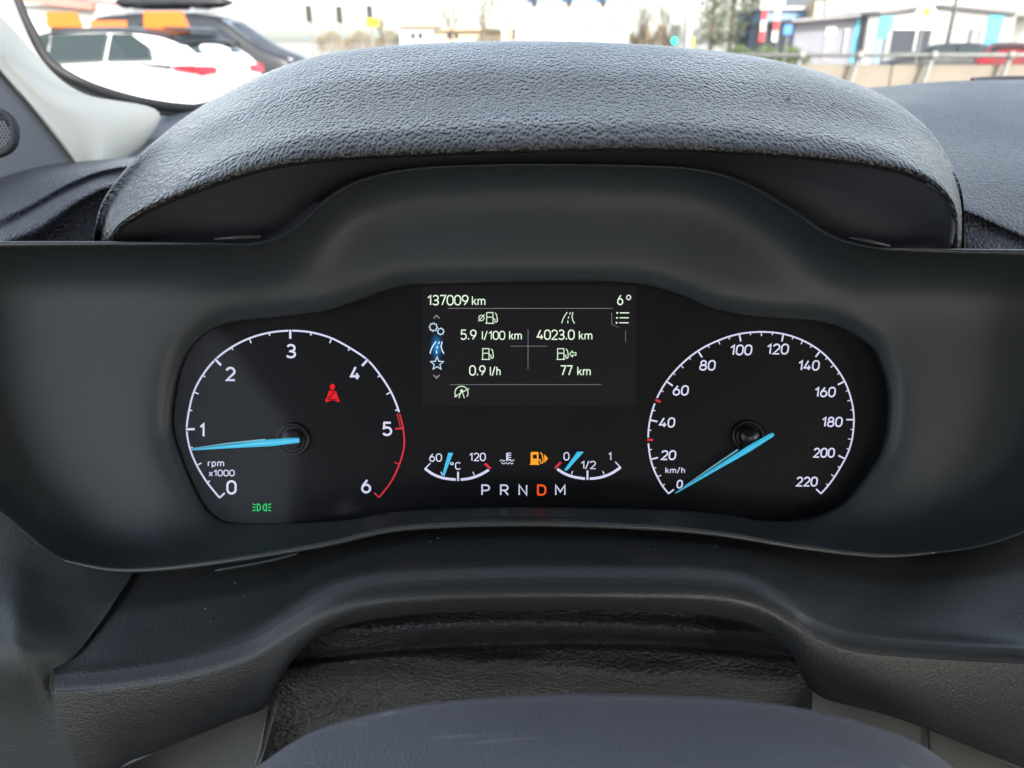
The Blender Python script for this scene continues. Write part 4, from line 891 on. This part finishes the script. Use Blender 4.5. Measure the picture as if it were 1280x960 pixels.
# taller block behind
YT = 78
tb = empty('upper_block', G(1120, 70, YT), 'pale two storey block rising behind the blue panelled shop', 'building'); tb.location.z = 0
mb = MB(); gbox(mb, 1030, 1330, -60, 30, YT, 12, 0); mb.build('wall', M['wall_white'], tb)
mb = MB(); gbox(mb, 1060, 1110, -6, 14, YT-.1, .15); mb.build('wall_sign', M['sign_white'], tb)
for k in range(6):
    mb = MB(); gbox(mb, 1120+k*30, 1138+k*30, -30, -12, YT-.08, .12); mb.build('window', M['win'], tb)
mb = MB(); gbox(mb, 1225, 1330, 8, 20, YT-3, 3); mb.build('canopy', M['roof_grey'], tb)
YU = 66
bb = empty('blue_annex', G(1000, 70, YU), 'small dark blue clad annex beside the left end of the shop', 'building'); bb.location.z = 0
mb = MB(); gbox(mb, 953, 1010, 12, 40, YU, 8, 0); mb.build('wall', M['blue_dark'], bb)
mb = MB(); gbox(mb, 950, 1012, 8, 12, YU-.4, 9); mb.build('roof', M['wall_white'], bb)
mb = MB(); gbox(mb, 965, 978, 36, 66, YU-.1, .12); mb.build('door', M['door_grey'], bb)
mb = MB(); gbox(mb, 992, 1018, 24, 36, YU-1.6, 1.5); mb.build('shop_sign', M['sign_white'], bb)
mb = MB(); gbox(mb, 1017, 1030, 2, 24, YU-2, 2); mb.build('balcony', M['wall_tan'], bb)
# centre: long white building
YW = 75
wb_ = empty('white_building', G(710, 60, YW), 'long bright white building straight ahead over the hood', 'building'); wb_.location.z = 0
mb = MB(); gbox(mb, 642, 792, 4, 50, YW, 14, 0); mb.build('wall', M['wall_white'], wb_)
mb = MB(); gbox(mb, 627, 643, -20, 50, YW-1.5, 15, 0); mb.build('stair_tower', M['wall_tan'], wb_)
mb = MB(); gbox(mb, 640, 796, -40, 4, YW+.6, 13); mb.build('glass_band', M['blue_dark'], wb_)
for px in (627, 669, 713, 756):
    mb = MB(); gbox(mb, px-3, px+3, -30, 7, YW-.3, .5); mb.build('window', M['win'], wb_)
for px in (665, 700, 735, 770):
    mb = MB(); gbox(mb, px-6, px+6, 28, 31, YW-.1, .15); mb.build('window', M['concrete'], wb_)
mb = MB(); gbox(mb, 641, 644.5, 35, 50, YW-1.7, .4); mb.build('downpipe', M['win'], wb_)
# far left: low grey and red buildings
YL = 36
gb = empty('grey_garage', G(30, 50, YL), 'pale grey wall with a red fascia behind the parked cars at top left', 'building'); gb.location.z = 0
mb = MB(); gbox(mb, -60, 135, 6, 40, YL, 6, 0); mb.build('wall', M['wall_white'], gb)
mb = MB(); gpoly(mb, [(-60,-30),(115,4),(115,12),(-60,-6)], YL-.4, 6); mb.build('roof_edge', M['wall_red'], gb)
mb = MB(); gbox(mb, 62, 102, -30, -2, YL-.1, .2); mb.build('wall_panel', M['wall_red'], gb)
# distant pale house
YH = 95
for px0, px1, py0, nm, lab in ((500, 545, 33, 'cream_house', 'small cream house far off left of the bare tree'), (545, 628, 38, 'low_shed', 'low pale shed between the cream house and the tan tower')):
    h_ = empty(nm, G((px0+px1)/2, 60, YH), lab, 'building'); h_.location.z = 0
    mb = MB(); gbox(mb, px0, px1, py0, 50, YH, 8, 0); mb.build('wall', M['wall_white'] if nm == 'cream_house' else M['wall_tan'], h_)
    A_ = G(px0-3, py0, YH-.5); B_ = G(px1+3, py0-6, YH-.5)
    mb = MB(); mb.prism([(A_.x, YH-.5, A_.z), (B_.x, YH-.5, A_.z), ((A_.x+B_.x)/2, YH-.5, B_.z)], (0, 9, 0)); mb.build('roof', M['wall_tan'], h_)
    for k in (0, 1):
        mb = MB(); gbox(mb, px0+14+k*9, px0+19+k*9, 36+py0*.15, 48, YH-.1, .15); mb.build('window', M['win'], h_)

# ================================================================== TREES
def bare_tree(px, Y, H, lab, seed):
    random.seed(seed); base = G(px, 60, Y); base.z = 0
    t = empty('bare_tree', base, lab, 'tree', 'leafless trees far ahead'); mb = MB()
    def grow(p, d, L_, r_, lv, out):
        pts = [p]; q = p.copy(); dd = d.copy()
        for i in range(4): dd = (dd+Vector((random.uniform(-.18, .18), random.uniform(-.18, .18), .05))).normalized(); q = q+dd*L_/4; pts.append(q.copy())
        out.tube(pts, [r_*(1-.12*i) for i in range(5)], 5, False)
        if lv:
            for i in range(random.choice((3, 4))):
                k = random.choice((2, 3, 4)); nd = (dd+Vector((random.uniform(-.9, .9), random.uniform(-.9, .9), random.uniform(-.1, .5)))).normalized(); grow(pts[k], nd, L_*.66, r_*.5, lv-1, out)
    mt = MB(); mt.tube([base, base+Vector((.05, 0, H*.18)), base+Vector((0, .05, H*.36))], [H*.022, H*.018, H*.014], 7); mt.build('trunk', M['bark'], t)
    for i in range(6): grow(base+Vector((0, 0, H*random.uniform(.22, .36))), Vector((random.uniform(-.6, .6), random.uniform(-.6, .6), 1)).normalized(), H*.3, H*.008, 3, mb)
    mb.build('crown', M['bark'], t); return t
for px, Y, H, lab, sd_ in ((603, 60, 6.5, 'bare tree just left of the tan stair tower', 1), (565, 80, 5.5, 'smaller bare tree in front of the low shed', 2), (480, 90, 4.5, 'low bare tree left of the cream house', 3), (805, 70, 5.5, 'bare tree right of the white building', 4), (830, 66, 4.5, 'bushy bare tree left of the green signal', 5)):
    bare_tree(px, Y, H, lab, sd_)
def conifer(px, Y, H, lab, seed):
    random.seed(seed); base = G(px, 60, Y); base.z = 0; t = empty('conifer_tree', base, lab, 'tree', 'tall conifers right of centre')
    mt = MB(); mt.tube([base, base+Vector((0, 0, H*.5)), base+Vector((.1, 0, H))], [H*.02, H*.014, .02], 8); mt.build('trunk', M['bark'], t); mb = MB(); ml = MB()
    for i in range(70):
        z = H*(.14+.84*i/70); rad = H*.17*(1-i/75)**.7*random.uniform(.6, 1.15); a = i*2.4+random.uniform(-.4, .4)
        e = base+Vector((math.cos(a)*rad, math.sin(a)*rad, z-rad*.25)); s0 = base+Vector((0, 0, z)); ml.tube([s0, (s0+e)/2+Vector((0, 0, .08)), e], [.035, .025, .01], 4, False)
        for k in range(34):
            f = random.uniform(.25, 1.05); c0 = s0.lerp(e, f)+Vector((random.gauss(0, .16), random.gauss(0, .16), random.gauss(-.08, .14))); u = Vector((random.gauss(0, 1), random.gauss(0, 1), random.gauss(-.4, .6))).normalized()*.20; v_ = u.orthogonal().normalized()*.06
            mb.add([c0-v_, c0+v_, c0+u+v_*.3, c0+u-v_*.3], [(0, 1, 2, 3)])
    ml.build('limbs', M['bark'], t, kind='stuff'); mb.build('crown', M['leaf'], t); return t
for px, Y, H, lab, sd_ in ((888, 62, 9.5, 'tall conifer left of the pair beside the white post', 11), (912, 66, 10.5, 'taller middle conifer behind the flags', 12), (934, 70, 9, 'conifer next to the blue annex', 13)): conifer(px, Y, H, lab, sd_)
def shrub(px0, px1, py, Y, lab, seed, m_):
    random.seed(seed); a_ = G(px0, py, Y); b_ = G(px1, py, Y); mb = MB(); H = a_.z
    for i in range(2600):
        u = random.random(); x = a_.x+(b_.x-a_.x)*u; hh = H*(.6+.4*math.sin(u*9+seed)**2); z = hh*random.random()**.7; c0 = Vector((x, Y+random.uniform(-1, 1), z))
        d = Vector((random.gauss(0, .4), random.gauss(0, .4), random.uniform(.2, 1))).normalized()*.28; v_ = d.orthogonal().normalized()*.03; mb.add([c0-v_, c0+v_, c0+d+v_*.3, c0+d-v_*.3], [(0, 1, 2, 3)])
    o = mb.build('roadside_shrubs', m_, at=((a_.x+b_.x)/2, Y, 0)); tag(o, lab, 'shrubs', None, 'stuff')
shrub(788, 850, 32, 72, 'tan leafless shrubs right of the white building', 21, M['shrub']); shrub(395, 500, 38, 98, 'pale far shrubs under the traffic lights', 22, M['shrub']); shrub(920, 1010, 60, 50, 'low green shrubs at the foot of the flags', 23, M['grass'])

# ================================================================== STREET FURNITURE
def pole(mb, px, Y, ztop, r_=.05): p = G(px, 60, Y); mb.tube([(p.x, Y, 0), (p.x, Y, ztop)], r_, 8); return p
# priority sign
Y = 26; p = G(1157, 15, Y); s_ = empty('priority_sign', (p.x, Y, 0), 'yellow and white diamond road sign on a thin steel post', 'road sign')
mb = MB(); mb.tube([(p.x, Y, 0), (p.x, Y, p.z+.3)], .035, 8); mb.build('post', M['galv'], s_)
for q, dy, mt in ((.33, -.06, 'sign_white'), (.17, -.068, 'sign_yellow')):
    mb = MB(); mb.prism([(p.x-q, Y+dy, p.z), (p.x, Y+dy, p.z-q), (p.x+q, Y+dy, p.z), (p.x, Y+dy, p.z+q)], (0, .012 if q > .2 else .006, 0)); mb.build('sign_plate' if q > .2 else 'sign_centre', M[mt], s_)
# lamp posts
for px, Y, H, r_, lab in ((1183, 34, 9, .07, 'grey lamp post behind the diamond sign'), (858, 40, 10, .17, 'thick white post left of the conifers'), (636, 52, 9, .05, 'thin dark post beside the tan tower')):
    p = G(px, 60, Y); s_ = empty('lamp_post', (p.x, Y, 0), lab, 'lamp post')
    mb = MB(); mb.tube([(p.x, Y, 0), (p.x, Y, H*.6), (p.x, Y, H)], [r_*1.2, r_, r_*.7], 10); mb.build('post', M['galv'] if r_ < .1 else M['sign_white'], s_, True)
    mb = MB(); mb.tube([(p.x, Y, H), (p.x+.5, Y, H+.25), (p.x+1.3, Y, H+.3)], .04, 6); mb.box((p.x+1.2, Y-.12, H+.24), (p.x+1.8, Y+.12, H+.34)); mb.build('lamp_head', M['galv'], s_)
# traffic signals
for px, py, Y, lab in ((386, 17, 48, 'dark traffic signal high up, nearest the parked van'), (424, 18, 48, 'dark traffic signal in the middle of the row of three'), (462, 17, 48, 'dark traffic signal above the yellow board')):
    p = G(px, py, Y); s_ = empty('traffic_signal', (p.x, Y, 0), lab, 'traffic light', 'traffic signals over the road ahead')
    mb = MB(); mb.tube([(p.x, Y+.2, 0), (p.x, Y+.2, p.z+.4)], .05, 8); mb.build('post', M['galv'], s_)
    mb = MB(); mb.box((p.x-.16, Y-.1, p.z-.42), (p.x+.16, Y+.14, p.z+.42)); h_ = mb.build('housing', M['signal_box'], s_)
    for k in range(3): mb = MB(); mb.disc((p.x, Y-.13, p.z-.27+k*.27), (0, 1, 0), .10, .03, 14); mb.build('signal_lens', M['black'], h_)
p = G(465, 28, 46); s_ = empty('yellow_board', (p.x, 46, 0), 'yellow board on a post left of centre', 'road sign')
mb = MB(); gbox(mb, 458, 473, 23, 33, 46, .05); mb.build('board', M['sign_yellow'], s_); mb = MB(); mb.tube([(p.x, 46.1, 0), (p.x, 46.1, p.z)], .04, 8); mb.build('post', M['galv'], s_)
p = G(843, 51, 44); s_ = empty('green_signal', (p.x, 44, 0), 'small traffic light showing green beside the thick white post', 'traffic light')
mb = MB(); mb.box((p.x-.2, 44, p.z-.25), (p.x+.2, 44.2, p.z+.75)); h_ = mb.build('housing', M['signal_box'], s_); mb = MB(); mb.tube([(p.x, 44.3, 0), (p.x, 44.3, p.z+.6)], .05, 8); mb.build('post', M['galv'], s_)
mb = MB(); mb.disc((p.x, 43.95, p.z), (0, 1, 0), .15, .04, 18); mb.build('signal_lens', M['signal_green'], h_)
p = G(864, 53, 43); s_ = empty('yellow_bollard', (p.x, 43, 0), 'small yellow post with a sign right of the thick white post', 'bollard')
mb = MB(); mb.tube([(p.x, 43, 0), (p.x, 43, 1.0)], .12, 10); mb.build('post', M['sign_yellow'], s_); mb = MB(); gbox(mb, 860, 868, 46, 59, 42.85, .06); mb.build('sign_plate', M['sign_yellow'], s_)
p = G(985, 38, 40); s_ = empty('blue_sign', (p.x, 40, 0), 'blue road sign on a post left of the shop', 'road sign')
mb = MB(); gbox(mb, 979, 991, 31, 43, 39.9, .04); mb.build('sign_plate', M['sign_blue'], s_); mb = MB(); mb.tube([(p.x, 40, 0), (p.x, 40, p.z+.3)], .04, 8); mb.build('post', M['galv'], s_)
for px, lab, mats in ((950, 'upright red and white flag left of the blue sign', ('flag_red', 'sign_white', 'flag_red')), (966, 'second banner with a white middle, closer to the blue sign', ('sign_white', 'flag_red', 'sign_white'))):
    p = G(px, 60, 45); s_ = empty('banner_flag', (p.x, 45, 0), lab, 'flag', 'banner flags left of the shop')
    mb = MB(); mb.tube([(p.x+.2, 45, 0), (p.x+.2, 45, 3.2)], .03, 8); mb.build('flag_pole', M['galv'], s_)
    for k, mt in enumerate(mats):
        z0 = G(px, 52, 45).z; z1 = G(px, 12, 45).z; dz = (z1-z0)/3; n_ = 6; vs = []
        for j in range(n_+1):
            for i in range(3): vs.append((p.x+.17-i*.14, 45+.05*math.sin(i*2+j*.6), z0+dz*(k+j/n_)))
        mesh_obj('flag_cloth', vs, [(j*3+i, j*3+i+1, (j+1)*3+i+1, (j+1)*3+i) for j in range(n_) for i in range(2)], M[mt], s_)
random.seed(5)
